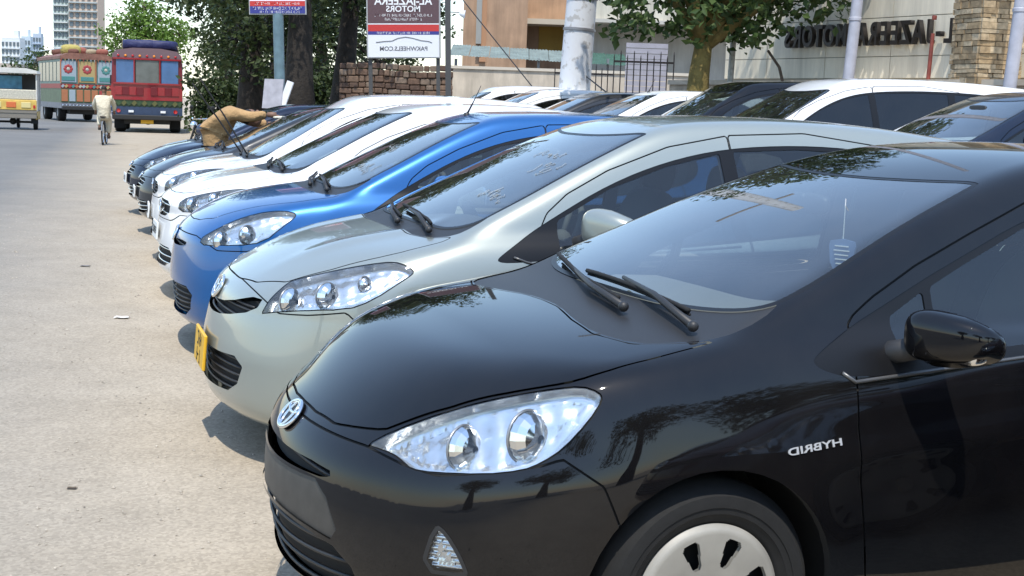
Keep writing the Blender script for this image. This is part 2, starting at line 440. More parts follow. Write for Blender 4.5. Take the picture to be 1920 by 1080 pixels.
class Skin:
    """triangle skin of a car with region tags, cut exactly along outlines"""
    def __init__(s, shape, h):
        s.shape = shape
        V, T = surface_nets(shape, h)
        T = T[(V[T][:, :, 1] < 1e-4).all(1)]                 # the near half only: the other side is its mirror image
        u, inv = np.unique(T, return_inverse=True); s.V = V[u]; s.T = inv.reshape(-1, 3)
        s.V[np.abs(s.V[:, 1]) < 1e-4, 1] = 0
        s.tag = np.zeros(len(s.T), int); s.names = ['body']
    def id(s, n):
        if n not in s.names: s.names.append(n)
        return s.names.index(n)
    def cut(s, phi, cand, inside_tag=None):
        """split candidate triangles at phi = 0; tag those inside"""
        phi = np.where(np.abs(phi) < 2e-5, 2e-5, phi)
        neg = phi < 0
        T = s.T; tn = neg[T].sum(1)
        mix = cand & (tn > 0) & (tn < 3)
        ins = cand & (tn == 3)
        if inside_tag is not None: s.tag[ins] = inside_tag
        if not mix.any(): return
        M = T[mix]; mt = s.tag[mix]
        k = neg[M].sum(1)
        # rotate so that vertex 0 is the odd one out
        odd = np.where(k[:, None] == 1, neg[M], ~neg[M])
        r = odd.argmax(1)
        M = np.stack([M[np.arange(len(M)), (r + j) % 3] for j in range(3)], 1)
        E = np.concatenate([M[:, [0, 1]], M[:, [0, 2]]]); Es = np.sort(E, 1)
        U, inv = np.unique(Es, axis=0, return_inverse=True); inv = inv.ravel()
        t = phi[U[:, 0]] / (phi[U[:, 0]] - phi[U[:, 1]])
        NV = s.V[U[:, 0]] * (1 - t)[:, None] + s.V[U[:, 1]] * t[:, None]
        NV = s.shape.project(NV, 2)
        base = len(s.V); s.V = np.concatenate([s.V, NV])
        n = len(M); a = base + inv[:n]; b = base + inv[n:]
        tip = np.stack([M[:, 0], a, b], 1)
        q1 = np.stack([a, M[:, 1], M[:, 2]], 1); q2 = np.stack([a, M[:, 2], b], 1)
        tipin = k == 1
        it = mt if inside_tag is None else np.full(n, inside_tag)
        ttip = np.where(tipin, it, mt); trest = np.where(tipin, mt, it)
        s.T = np.concatenate([T[~mix], tip, q1, q2])
        s.tag = np.concatenate([s.tag[~mix], ttip, trest, trest])
    def refine(s, tri):
        """split the chosen triangles one to four"""
        M = s.T[tri]
        E = np.concatenate([M[:, [0, 1]], M[:, [1, 2]], M[:, [2, 0]]]); Es = np.sort(E, 1)
        U, inv = np.unique(Es, axis=0, return_inverse=True); inv = inv.ravel()
        NV = s.shape.project((s.V[U[:, 0]] + s.V[U[:, 1]]) / 2, 2)
        base = len(s.V); s.V = np.concatenate([s.V, NV]); n = len(M)
        a, b, c = base + inv[:n], base + inv[n:2*n], base + inv[2*n:]
        new = np.concatenate([np.stack(q, 1) for q in ((M[:, 0], a, c), (a, M[:, 1], b), (c, b, M[:, 2]), (a, b, c))])
        t = s.tag[tri]
        s.T = np.concatenate([s.T[~tri], new]); s.tag = np.concatenate([s.tag[~tri], np.tile(t, 4)])
    def region(s, name, P, only=('body',), depth=.30, offset=0., refine=0, yside=True, axis=None):
        """closed outline P (3-D points near the skin) becomes the region `name`"""
        P = np.array(P, float)
        if axis is None: c, e1, e2, n = plane_of(P)
        else:
            c = P.mean(0); n = np.array(axis, float); n /= np.linalg.norm(n)
            e1 = np.cross(n, [0, 0, 1.]) if abs(n[2]) < .8 else np.array([1., 0, 0]); e1 /= np.linalg.norm(e1); e2 = np.cross(n, e1)
        p2 = np.stack([(P - c) @ e1, (P - c) @ e2], 1)
        lo = p2.min(0) - .06; hi = p2.max(0) + .06
        oi = [s.names.index(o) for o in only if o in s.names]
        for it in range(refine + 1):
            D = s.V - c; q = np.stack([D @ e1, D @ e2], 1); dn = D @ n
            near = ((q > lo) & (q < hi)).all(1) & (np.abs(dn) < depth)
            if yside:
                sy = np.sign(c[1]) if abs(c[1]) > .2 else 0
                if sy: near &= s.V[:, 1] * sy > -.02
            phi = np.full(len(s.V), 1.)
            d, _, _ = seg_dist(q[near], p2, np.roll(p2, -1, 0))
            phi[near] = np.where(inside_poly(q[near], p2), -d, d) - offset
            cand = near[s.T].all(1) & np.isin(s.tag, oi)
            if it < refine:
                s.refine(cand & (np.abs(phi[s.T]).min(1) < .02))
        s.cut(phi, cand, s.id(name))
    def seam(s, name, P, w=.0025, only=('body',), depth=.12, refine=1, axis=None):
        """open line P on the skin becomes a narrow groove of half width w"""
        P = np.array(P, float)
        if axis is None: c, e1, e2, n = plane_of(P)
        else:
            c = P.mean(0); n = np.array(axis, float); n /= np.linalg.norm(n)
            e1 = np.cross(n, [0, 0, 1.]) if abs(n[2]) < .8 else np.array([1., 0, 0]); e1 /= np.linalg.norm(e1); e2 = np.cross(n, e1)
        p2 = np.stack([(P - c) @ e1, (P - c) @ e2], 1)
        lo = p2.min(0) - .05; hi = p2.max(0) + .05
        oi = [s.names.index(o) for o in only if o in s.names]
        for it in range(refine + 2):
            D = s.V - c; q = np.stack([D @ e1, D @ e2], 1); dn = D @ n
            near = ((q > lo) & (q < hi)).all(1) & (np.abs(dn) < depth)
            sy = np.sign(c[1]) if abs(c[1]) > .2 else 0
            if sy: near &= s.V[:, 1] * sy > -.02
            d, sd, end = seg_dist(q[near], p2[:-1], p2[1:])
            sgn = np.full(len(s.V), 1.); sgn[near] = d * np.where(sd == 0, 1, sd)
            ok = np.zeros(len(s.V), bool); ok[near] = ~end & (d < .05)
            cand = ok[s.T].all(1) & np.isin(s.tag, oi)
            if it < refine:
                s.refine(cand & (np.abs(sgn[s.T]).min(1) < .015))
            elif it == refine:
                s.cut(sgn - w, cand, None)
        s.cut(-(sgn + w), cand, None)
        # tag what lies between
        D = s.V - c; q = np.stack([D @ e1, D @ e2], 1); dn = D @ n
        near = ((q > lo) & (q < hi)).all(1) & (np.abs(dn) < depth)
        if sy: near &= s.V[:, 1] * sy > -.02
        d, sd, end = seg_dist(q[near], p2[:-1], p2[1:])
        dd = np.full(len(s.V), 1.); dd[near] = np.where(end, 1., d)
        s.tag[(dd[s.T] < w * 1.15).all(1) & np.isin(s.tag, oi)] = s.id(name)
    def take(s, name):
        i = s.names.index(name); T = s.T[s.tag == i]
        u, inv = np.unique(T, return_inverse=True)
        return s.V[u], inv.reshape(-1, 3)
# ------------------------------------------------------------------ the car shapes
def aqua_spec():
    return dict(L=3.995, W=1.695, H=1.445, wheels=(.86, 3.41), wr=.304, arch=.345, zb=.17,
        nose=[(.15,.09),(.22,-.02),(.32,-.06),(.45,-.075),(.55,-.065),(.63,-.035),(.70,.029),(.78,.09),(.85,.146)],
        nosebow=(.50, .45), rnose=.18, crownfade=.35,
        tail=[(.2,3.90),(.45,3.99),(.7,3.98),(.95,3.93),(1.1,3.88)], tailbow=(.12,.5),
        wplan=[(-.05,.74),(.2,.775),(.5,.815),(.86,.84),(1.4,.842),(2.4,.845),(3.3,.835),(3.95,.77)],
        flank=[(.1,-.07),(.25,-.025),(.4,-.004),(.55,.004),(.68,-.002),(.8,-.022),(.92,-.07),(1.05,-.14)], rise=.06,
        hood=[(-.1,.60),(0.,.70),(.2,.828),(.45,.898),(.75,.947),(1.0,.980),(1.3,1.0),(2.0,1.0),(3.2,1.06),(4.0,1.05)],
        hoodcrown=(.05,.08), rshoulder=.10,
        screen=[(.6,.78),(.88,.965),(1.2,1.11),(1.5,1.235),(1.84,1.352),(2.2,1.45)], screenbow=.20, screenk=.9,
        roof=[(1.4,1.31),(1.84,1.388),(2.2,1.432),(2.6,1.442),(3.1,1.41),(3.6,1.33)], roofcrown=(.05,.12), rhead=.06,
        hatch=[(.9,3.93),(1.05,3.82),(1.2,3.66),(1.33,3.48),(1.45,3.2)], hatchbow=.15,
        zbelt=.88, gside=.765, tumble=.30, tcurve=.28, rrail=.10, rbelt=.05,
        crease=[(1.05,.63,3.3,.83,.008,.05)])
def vitz_spec():
    return dict(L=3.885, W=1.695, H=1.50, wheels=(.83, 3.34), wr=.302, arch=.342, zb=.165,
        nose=[(.14,.10),(.2,.02),(.3,-.02),(.42,-.02),(.55,.0),(.63,.02),(.72,.05),(.8,.16)],
        nosebow=(.32, .6), rnose=.18,
        tail=[(.2,3.80),(.45,3.88),(.7,3.87),(.95,3.82),(1.1,3.78)], tailbow=(.12,.5),
        wplan=[(-.05,.75),(.2,.785),(.5,.82),(.86,.842),(1.4,.842),(2.4,.845),(3.2,.835),(3.85,.77)],
        flank=[(.1,-.07),(.25,-.025),(.4,-.004),(.55,.004),(.68,-.002),(.8,-.02),(.92,-.06),(1.05,-.13)], rise=.07,
        hood=[(-.05,.68),(.05,.745),(.2,.825),(.45,.905),(.75,.965),(1.0,1.005),(1.3,1.02),(2.0,1.02),(3.2,1.1),(4.0,1.08)],
        hoodcrown=(.075,.15), rshoulder=.10, hoodrib=(.36,.12,.012,.07),
        screen=[(.6,.82),(.86,.99),(1.2,1.16),(1.5,1.30),(1.76,1.41),(2.1,1.53)], screenbow=.20, screenk=.9,
        roof=[(1.4,1.39),(1.76,1.452),(2.1,1.485),(2.5,1.497),(3.0,1.482),(3.6,1.42)], roofcrown=(.05,.12), rhead=.06,
        hatch=[(.9,3.83),(1.05,3.78),(1.2,3.72),(1.35,3.64),(1.5,3.5)], hatchbow=.15,
        zbelt=.9, gside=.77, tumble=.27, tcurve=.24, rrail=.10, rbelt=.05,
        crease=[(1.05,.60,3.3,.80,.008,.05)])
def mirage_spec():
    return dict(L=3.71, W=1.665, H=1.49, wheels=(.78, 3.23), wr=.29, arch=.33, zb=.165,
        nose=[(.14,.10),(.2,.02),(.3,-.02),(.42,-.025),(.55,-.015),(.63,-.002),(.72,.02),(.80,.085),(.86,.15)],
        nosebow=(.28, .6), rnose=.17, crownfade=.4,
        tail=[(.2,3.62),(.45,3.70),(.7,3.69),(.95,3.64),(1.1,3.60)], tailbow=(.12,.5),
        wplan=[(-.05,.72),(.2,.765),(.5,.80),(.86,.825),(1.4,.827),(2.4,.83),(3.1,.82),(3.7,.76)],
        flank=[(.1,-.07),(.25,-.025),(.4,-.004),(.55,.004),(.68,-.002),(.8,-.02),(.92,-.06),(1.05,-.13)], rise=.07,
        hood=[(-.05,.73),(.05,.79),(.2,.852),(.45,.932),(.75,.982),(1.0,1.008),(1.3,1.02),(2.0,1.02),(3.2,1.1),(4.0,1.08)],
        hoodcrown=(.05,.13), rshoulder=.11,
        screen=[(.6,.83),(.86,1.0),(1.2,1.18),(1.5,1.325),(1.7,1.41),(2.1,1.56)], screenbow=.20, screenk=.9,
        roof=[(1.4,1.40),(1.7,1.45),(2.1,1.48),(2.5,1.487),(3.0,1.465),(3.6,1.39)], roofcrown=(.05,.12), rhead=.06,
        hatch=[(.9,3.65),(1.05,3.6),(1.2,3.53),(1.35,3.44),(1.5,3.3)], hatchbow=.15,
        zbelt=.9, gside=.755, tumble=.25, tcurve=.24, rrail=.10, rbelt=.05,
        crease=[(1.05,.64,3.2,.84,.008,.05)])
# ------------------------------------------------------------------ building a car from its shape and outlines
def std_mats():
    mat('black_plastic', (.02, .02, .021), .5, bump=(600, .15, .001))
    mat('rubber', (.009, .009, .009), .85, noise=(30, .3))
    mat('gap_dark', (.006, .006, .006), .8)
    mat('trim_black', (.008, .008, .009), .35, spec=.3)
    mat('trim_grey', (.12, .12, .12), .35, .5)
    mat('chrome', (.82, .83, .84), .07, 1.)
    mat('reflector', (.70, .72, .73), .2, .85)
    mat('bowl_metal', (.75, .77, .78), .12, 1.)
    mat('projector_lens', (.03, .035, .04), .08, coat=1., coatr=.0)
    mat('lamp_grey', (.30, .31, .32), .35, .6)
    mat('badge_silver', (.62, .62, .62), .3, .35)
    mat('cap_silver', (.30, .285, .25), .45, .0, noise=(9, .15))
    mat('liner', (.012, .012, .012), .9)
    mat('cabin_cream', (.78, .74, .62), .75, noise=(12, .08))
    mat('cabin_dark', (.045, .045, .048), .7, noise=(30, .2))
    mat('cabin_grey', (.16, .155, .15), .75)
    mat('plate_yellow', (.75, .42, .02), .5)
    mat('plate_white', (.75, .75, .72), .5)
    mat('ink_black', (.015, .015, .015), .6)
    glass_mat('screen_glass', (.82, .92, .89), 1.55, 0, .02)
    glass_mat('side_glass', (.40, .45, .44), 1.45, 0, .008)
    glass_mat('tint_glass', (.07, .075, .075), 1.4, 0, .006)
    glass_mat('lens_glass', (.96, .97, .98), 1.4, 0, .008)
    mat('amber', (.8, .25, .02), .25)
    mat('bulb', (.85, .87, .9), .1, .3)
std_mats()

def hash_of(t): return sum(ord(c)*(i+3) for i, c in enumerate(t))
class Part:
    def __init__(s, name, me, m, up=None, M=None, label=None, kind=None): s.name, s.me, s.m, s.up, s.M, s.label, s.kind = name, me, m, up, M, label, kind
def half(P):
    """half outline (t, y>=0) from the centre line out and back: mirrored into a full one"""
    return [(a, b) for a, b in P] + [(a, -b) for a, b in P[::-1] if b > 1e-6]
def tighten(P, r=.035):
    """extra points close to each corner so that rounding stays local"""
    P = np.array(P, float); out = []
    for i in range(len(P)):
        a, p, b = P[i-1], P[i], P[(i+1) % len(P)]
        da, db = np.linalg.norm(a-p), np.linalg.norm(b-p)
        if da > 3*r: out.append(p + (a-p)*r/da)
        out.append(p)
        if db > 3*r: out.append(p + (b-p)*r/db)
    return np.array(out)
def circle(cx, cz, r, n=40): return [(cx + r*math.cos(2*math.pi*k/n), cz + r*math.sin(2*math.pi*k/n)) for k in range(n)]

def wheel_parts(parts, x, y, wr, kind, w=.19):
    """tyre and cover, turned about Y; outer face towards the sign of y"""
    s = 1 if y > 0 else -1
    M = Matrix.Translation((x, y - s * w / 2, wr)) @ Matrix.Rotation(-s * math.pi/2, 4, 'X')
    rim = wr * .655
    t = MB().lathe([(rim-.01, -.06), (rim, -w/2), (wr*.86, -w/2-.008), (wr-.02, -w/2+.012), (wr, -w/2+.035), (wr, w/2-.035), (wr-.02, w/2-.012), (wr*.90, w/2+.003), (wr*.895, w/2+.006), (wr*.85, w/2+.0085), (wr*.80, w/2+.0085), (wr*.795, w/2+.0055), (wr*.745, w/2+.0045), (wr*.74, w/2+.002), (rim+.012, w/2-.004), (rim, w/2-.012), (rim-.006, w/2-.05)], 56)
    root = Part('wheel', t.mesh('wheel_tyre', True, 50), 'rubber', None, M); parts.append(root); k = len(parts) - 1
    # cover: polar disc with windows cut out
    n, NS = 288, (8 if kind == 0 else 7 if kind == 1 else 10)
    rr = np.array([.0, .12, .2, .28] + list(np.linspace(.36, .88, 27)) + [.92, .95, .985, 1.0]) * rim
    dome = lambda q: w/2 - .012 + .018*math.sin(min(q*1.7, 1.57)) - .035*max(0, q-.93)/.07*.4 - (.010 if q < .16 else 0)
    V = []; F = []
    for r in rr:
        for a in range(n): V.append((r*math.cos(2*math.pi*a/n), r*math.sin(2*math.pi*a/n), dome(r/rim)))
    for i in range(len(rr)-1):
        q = (rr[i]+rr[i+1])/2/rim
        for a in range(n):
            ph = ((a+.5)/n*NS) % 1 - .5
            ed = min(1., max(0., (q-.45)/.05)) * min(1., max(0., (.85-q)/.06))
            lim = {0: (.15 + .16*(q-.45)) * ed**.35, 1: .30*ed**.4, 2: .26}[kind]
            hole = (.44 < q < .84) if kind == 0 else (.36 < q < .86) if kind == 1 else (.30 < q < .9)
            if hole and abs(ph) < lim: continue
            b = (a+1) % n
            F.append((i*n+a, i*n+b, (i+1)*n+b, (i+1)*n+a))
    cap = MB().add(V, F); cap.add([(x*.992, y*.992, z-.012) for x, y, z in V], [f[::-1] for f in F])
    cap.lathe([(.001, w/2+.010), (rim*.13, w/2+.009), (rim*.15, w/2+.002)], 24); cap.lathe([(rim*.905, w/2-.004), (rim*.92, w/2+.0035), (rim*.935, w/2-.004)], 48)
    me = cap.mesh('wheel_cover', True, 40)
    parts.append(Part('wheel_cover', me, 'cap_silver', k))
    parts.append(Part('rim_back', MB().lathe([(0.001, w/2-.045), (rim*.5, w/2-.05), (rim-.004, w/2-.055)], 40).mesh('rim_back', True), 'gap_dark', k))

def superball(c, d, e=.55, n=28, m=18, taper=None):
    """rounded-box ellipsoid"""
    V = []; F = []
    p = lambda v: math.copysign(abs(v)**e, v)
    for i in range(m+1):
        t = -math.pi/2 + math.pi*i/m
        for k in range(n):
            a = 2*math.pi*k/n
            v = Vector((d[0]*p(math.cos(t))*p(math.cos(a)), d[1]*p(math.cos(t))*p(math.sin(a)), d[2]*p(math.sin(t))))
            if taper: v = Vector(taper(v))
            V.append((v.x+c[0], v.y+c[1], v.z+c[2]))
    for i in range(m):
        for k in range(n): F.append((i*n+k, i*n+(k+1) % n, (i+1)*n+(k+1) % n, (i+1)*n+k))
    return V, F

def build_model(spec, F, h=.02, detail=True):
    sh = CarShape(spec); sk = Skin(sh, h); parts = []
    W = spec['W'] / 2
    side = lambda P, s: [(x, s*.72, z) for x, z in P]
    for s in (-1,):
        for wx in spec['wheels']:
            sk.region('hole', side(circle(wx, spec['wr'], spec['arch']), s), depth=.45, axis=(0, 1, 0))
    painted = ['body']
    g = .0028
    def panel(name, P3, axis, depth, yside=True, sm=1):
        P3 = smooth_closed(tighten(P3), sm)
        own = name
        sk.region('gap', P3, tuple(painted), depth, g, 1 if detail else 0, yside, axis)
        sk.region(own, P3, ('gap',), depth, -g, 0, yside, axis)
        painted.append(own)
    if 'bumper' in F:
        P = [(x, 0, z) for x, z in F['bumper']]
        sk.region('gap', P, ('body',), 1.1, g, 0, False, (0, 1, 0)); sk.region('front_bumper', P, ('gap',), 1.1, -g, 0, False, (0, 1, 0)); painted.append('front_bumper')
    zc = F.get('hood_z', .85)
    panel('bonnet', [(x, y, zc) for x, y in half(F['hood'])], (0, 0, 1), .36, False)
    if 'hood_seal' in F: pass
    names = []
    for nm, P in F['doors']:
        panel(nm, side(P, -1), (0, 1, 0), .4); names += [nm, nm + '~']
    # cowl, windscreen, back window
    sk.region('cowl_panel', smooth_closed([(x, y, 1.0) for x, y in half(F['cowl'])], 1), tuple(painted), .3, 0, 0, False, (0, 0, 1))
    P = smooth_closed([(x, y, 1.15) for x, y in half(F['ws'])], 2)
    sk.region('screen_trim', P, tuple(painted) + ('cowl_panel', 'gap'), .5, 0, 1, False, (0, 0, 1))
    sk.region('windscreen', P, ('screen_trim',), .5, -F.get('frit', .016), 0, False, (0, 0, 1))
    if 'rw' in F:
        P = smooth_closed([(spec['L']-.1, y, z) for z, y in half(F['rw'])], 2)
        sk.region('tail_trim', P, tuple(painted), .8, 0, 0, False, (1, 0, 0))
        sk.region('back_window', P, ('tail_trim',), .8, -.02, 0, False, (1, 0, 0))
    for s in (-1,):
        k = ''
        sk.region('window_trim' + k, smooth_closed(side(F['dlo'], s), 2), tuple(painted) + ('gap',), .45, 0, 1, True, (0, 1, 0))
        for i, P in enumerate(F['glass']):
            sk.region('side_window%d%s' % (i, k), smooth_closed(tighten(side(P, s)), 1), ('window_trim' + k,), .45, 0, 1, True, (0, 1, 0))
        m = np.array([1, -s, 1.])
        hp = smooth_closed(np.array(F['head']) * m, 1)
        sk.region('head_rim' + k, hp, tuple(painted) + ('gap',), .35, .0015, 1)
        sk.region('headlight' + k, hp, ('head_rim' + k,), .35, -.003, 1)
        if 'fog' in F:
            fp = smooth_closed(np.array(F['fog']) * m, 1)
            sk.region('fog_rim' + k, fp, tuple(painted) + ('gap',), .2, .006, 1); sk.region('fog_lamp' + k, fp, ('fog_rim' + k,), .2, -.004, 1)
        if 'tail_lamp' in F:
            sk.region('tail_lamp' + k, smooth_closed(side(F['tail_lamp'], s), 2), tuple(painted) + ('gap',), .5, 0, 0, True, (0, 1, 0))
    for i, (nm, mk, dep, P) in enumerate(F.get('front', [])):
        sk.region('front%d' % i, smooth_closed([(.05, y, z) for y, z in P], 1), tuple(painted) + ('gap',), F.get('front_depth', .32), 0, 1, False, (1, 0, 0))
    for (ax, dp, P) in F.get('seams', []):
        for s in (-1,):
            sk.seam('gap', np.array(P) * [1, -s, 1.], .0026, tuple(painted), dp, 1, ax)
    NV = sh.normals(sk.V)
    def get(name, off=0., flip=False, sd=0):
        """a region of the skin: sd -1 near side, +1 far side, 0 both"""
        T = sk.T[sk.tag == sk.names.index(name)] if isinstance(name, str) else sk.T[name]
        u, inv = np.unique(T, return_inverse=True); t = inv.reshape(-1, 3)
        N = NV[u].copy(); N[np.abs(sk.V[u][:, 1]) < 1e-6, 1] = 0
        V = sk.V[u] + N * off; m = np.array([1, -1, 1.])
        if sd == 1: V, N, t = V*m, N*m, t[:, ::-1]
        if sd == 0: t = np.concatenate([t, t[:, ::-1] + len(V)]); V = np.concatenate([V, V*m]); N = np.concatenate([N, N*m])
        if flip: t = t[:, ::-1]; N = -N
        return V, t, N
    def put(name, region, m, off=0., up=None, sd=0):
        if region.endswith('~'): region, sd = region[:-1], 1
        elif region in one_sided: sd = -1
        if region not in sk.names: return None
        V, t, N = get(region, off, False, sd)
        if len(t) == 0: return None
        parts.append(Part(name, npmesh(name, V, t, N), m, up)); return len(parts) - 1
    one_sided = set(n for n in sk.names if n in names or n.startswith(('window_trim', 'side_window', 'head', 'fog', 'tail_lamp')))
    put('body', 'body', 'paint'); put('panel_gap', 'gap', 'gap_dark', -.007); parts[-1].kind = 'stuff'
    put('front_bumper', 'front_bumper', 'paint'); put('bonnet', 'bonnet', 'paint')
    dmap = {}
    for k in names: dmap[k] = put(k.rstrip('~'), k, 'paint')
    put('cowl_panel', 'cowl_panel', 'black_plastic', -.004)
    put('windscreen_trim', 'screen_trim', 'trim_black', -.001); put('windscreen', 'windscreen', 'screen_glass', -.002)
    put('back_window_trim', 'tail_trim', 'trim_black', -.001); put('back_window', 'back_window', 'tint_glass', -.002)
    for k in ('', '~'):
        put('window_trim', 'window_trim' + k, 'trim_black', -.003)
        for i in range(len(F['glass'])):
            put('side_window', 'side_window%d%s' % (i, k), F.get('glass_mat', ['side_glass'] * 9)[i], -.006)
        put('tail_lamp', 'tail_lamp' + k, 'tail_red', 0)
        # headlight: clear lens, bright housing set back behind it, bowls and bulbs
        sd = 1 if k else -1
        if 'headlight' in sk.names:
            r = put('headlight', 'headlight' + k, 'lens_glass', .001)
            if r is not None:
                put('head_gasket', 'head_rim' + k, 'gap_dark', -.006, r)
                V, t, N = get('headlight', 0, False, sd)
                e = np.concatenate([t[:, [0, 1]], t[:, [1, 2]], t[:, [2, 0]]]); es = np.sort(e, 1); uq, iv, ct = np.unique(es, axis=0, return_inverse=True, return_counts=True)
                be = e[ct[iv.ravel()] == 1]
                hq = smooth_closed(np.array(F['head']) * [1, 1 if sd < 0 else -1, 1.], 1); c_, e1_, e2_, n_ = plane_of(hq)
                p2_ = np.stack([(hq - c_) @ e1_, (hq - c_) @ e2_], 1); md_ = (V[be[:, 0]] + V[be[:, 1]]) / 2 - c_
                dd_, _, _ = seg_dist(np.stack([md_ @ e1_, md_ @ e2_], 1), p2_, np.roll(p2_, -1, 0)); be = be[dd_ < .0055]   # outline edges of the lens
                cen = V.mean(0); ax = np.linalg.svd(V - cen, full_matrices=False)[2][0]; ax = ax if ax[0] < 0 else -ax
                u = (V - cen) @ ax; span = u.max() - u.min()
                bq = V[np.unique(be)][::3]; bd_ = np.full(len(V), 9.)
                for q_ in bq: bd_ = np.minimum(bd_, np.linalg.norm(V - q_, axis=1))
                tri_ = lambda q, p: np.abs((q / p) % 1 - .5) * 2
                flute = np.clip((bd_ - .008) / .02, 0, 1) * (.0045 * tri_(u, .062) + .0028 * tri_(V[:, 2] + .25*u, .050) + .0016 * np.sin(u * 2*math.pi / F.get('flute', .022)) * np.clip((u - u.min() - .52*span) / (.08*span), 0, 1))
                B = cen + (V - cen) * .965 - N * (F.get('head_depth', .036) + flute)[:, None]
                hv = np.concatenate([B, V - N*.003, B]); n0 = len(B)     # back and side walls keep their own corners
                wallq = np.concatenate([np.stack([be[:, 0] + n0, be[:, 1] + n0, be[:, 1] + 2*n0], 1), np.stack([be[:, 0] + n0, be[:, 1] + 2*n0, be[:, 0] + 2*n0], 1)])
                hm = npmesh('head_housing', hv, np.concatenate([t, wallq]))
                parts.append(Part('head_housing', hm, 'reflector', r))
                s = -1 if k == '' else 1
                for (bx, by, bz, br, dx, dy) in F.get('bowls', []):
                    c = sh.project(np.array([[bx, s*by, bz]]), 6)[0]; nn = sh.normals(c[None])[0]
                    ax = Vector((dx, s*dy, -.08)).normalized(); Mx = ax.to_track_quat('Z', 'Y').to_matrix().to_4x4()
                    base = Vector(c - nn * (.022 + .15*br))
                    prof = [(.14*br, -.42*br), (.35*br, -.36*br), (.62*br, -.18*br), (.85*br, .08*br), (br, .34*br), (br*1.07, .36*br), (br*1.07, .22*br), (br*.98, -.02*br), (br*.7, -.30*br), (.2*br, -.5*br)]
                    Mb = Matrix.Translation(base) @ Mx
                    parts.append(Part('lamp_bowl', MB().lathe(prof, 18, Mb).mesh('lamp_bowl', True, 12), 'bowl_metal', r))
                    parts.append(Part('bowl_ring', MB().lathe([(br*1.08, .30*br), (br*1.16, .35*br), (br*1.12, .40*br), (br*1.03, .37*br)], 32, Mb).mesh('bowl_ring', True, None), 'lamp_grey', r))
                    parts.append(Part('projector_lens', MB().lathe([(.42*br, -.30*br), (.41*br, -.12*br), (.34*br, .0*br), (.22*br, .07*br), (.001, .10*br)], 24, Mb).mesh('projector_lens', True, None), 'projector_lens', r))
        if 'fog_lamp' in sk.names:
            r = put('fog_lamp', 'fog_lamp' + k, 'lens_glass', .001)
            put('fog_surround', 'fog_rim' + k, 'black_plastic', .001, r)
            V, t, N = get('fog_lamp', -.012, False, sd)
            wv = .004 * np.sin(V[:, 2] * 2*math.pi / .014)
            parts.append(Part('fog_reflector', npmesh('fog_reflector', V + N * wv[:, None], t), 'reflector', r))
    for i, (nm, mk, dep, P) in enumerate(F.get('front', [])):
        r = put(nm, 'front%d' % i, mk, -dep)
        if r is None: continue
        if nm == 'grille':
            zs = [q[1] for q in P]; z0, z1 = min(zs), max(zs); n = max(1, int((z1 - z0) / F.get('slat', .028)))
            for j in range(n):
                z = z0 + (j + .5) * (z1 - z0) / n
                ys = []
                for a in range(len(P)):
                    (y0, q0), (y1, q1) = P[a], P[(a+1) % len(P)]
                    if (q0 > z) != (q1 > z): ys.append(y0 + (z - q0) * (y1 - y0) / (q1 - q0))
                if len(ys) < 2: continue
                a, b = min(ys) + .006, max(ys) - .006
                L = np.linspace(a, b, 17); Q = sh.project(np.stack([np.full(17, .0), L, np.full(17, z)], 1), 8); Nn = sh.normals(Q)
                pts = Q - Nn * (dep * .55)
                parts.append(Part('slat', MB().tube(pts.tolist(), .0055, 6).mesh('slat', True), F.get('slat_mat', 'black_plastic'), r))
    # surround of each wheel opening, turned-in flange and dark liner
    for wx in spec['wheels']:
        for s in (-1, 1):
            n = 48; V = []; Fc = []
            a0 = R_(-25)
            A = a0 + (math.pi - 2*a0) * np.arange(n+1) / n
            PX, PZ = wx + (spec['arch']+.001)*np.cos(A), spec['wr'] + (spec['arch']+.001)*np.sin(A)
            lo = np.full(n+1, .4); hi = np.full(n+1, W + .05)
            for _ in range(20):
                md = (lo+hi)/2; ins = sh.f(np.stack([PX, md, PZ], 1)) < 0
                lo = np.where(ins, md, lo); hi = np.where(ins, hi, md)
            for k in range(n+1):
                a, px, pz, yo = A[k], PX[k], PZ[k], lo[k]
                V += [(px, s*(yo-.001), pz), (px, s*(yo-.03), pz), (wx + (spec['arch']+.03)*math.cos(a), s*(yo-.04), spec['wr'] + (spec['arch']+.03)*math.sin(a)), (wx + (spec['arch']+.03)*math.cos(a), s*.45, spec['wr'] + (spec['arch']+.03)*math.sin(a))]
            for k in range(n):
                for j in range(3):
                    q = (k*4+j, k*4+j+1, (k+1)*4+j+1, (k+1)*4+j); Fc.append(q if s > 0 else q[::-1])
            parts.append(Part('wheel_arch', MB().add(V, Fc).mesh('wheel_arch', True, 40), 'liner'))
            back = [(px, pz) for px, pz in circle(wx, spec['wr'], spec['arch']+.03, 28)]
            parts.append(Part('arch_wall', MB().add([(px, s*.46, max(pz, .1)) for px, pz in back], [tuple(range(28))]).mesh('arch_wall'), 'liner'))
            wheel_parts(parts, wx, s*(W - F.get('wheel_in', .028)), spec['wr'], F.get('wheel_kind', 0))
    # cabin lining
    if F.get('cabin', True):
        inside = [sk.names.index(n) for n in painted if n in sk.names and n != 'bonnet'] + [sk.names.index(n) for n in sk.names if 'window_trim' in n or n in ('screen_trim', 'gap')]
        x0 = F['cowl_x'] + .2; x1 = spec['L'] - .25
        tri = np.isin(sk.tag, inside)
        c = sk.V[sk.T].mean(1); tri &= (c[:, 0] > x0) & (c[:, 0] < x1) & (c[:, 2] > .4)
        V, t, N = get(tri, -.03, True, 0)
        parts.append(Part('cabin_lining', npmesh('cabin_lining', V, t, N), F.get('lining', 'cabin_cream')))
        cx, cz = F['cowl_x'], F['cowl_z']
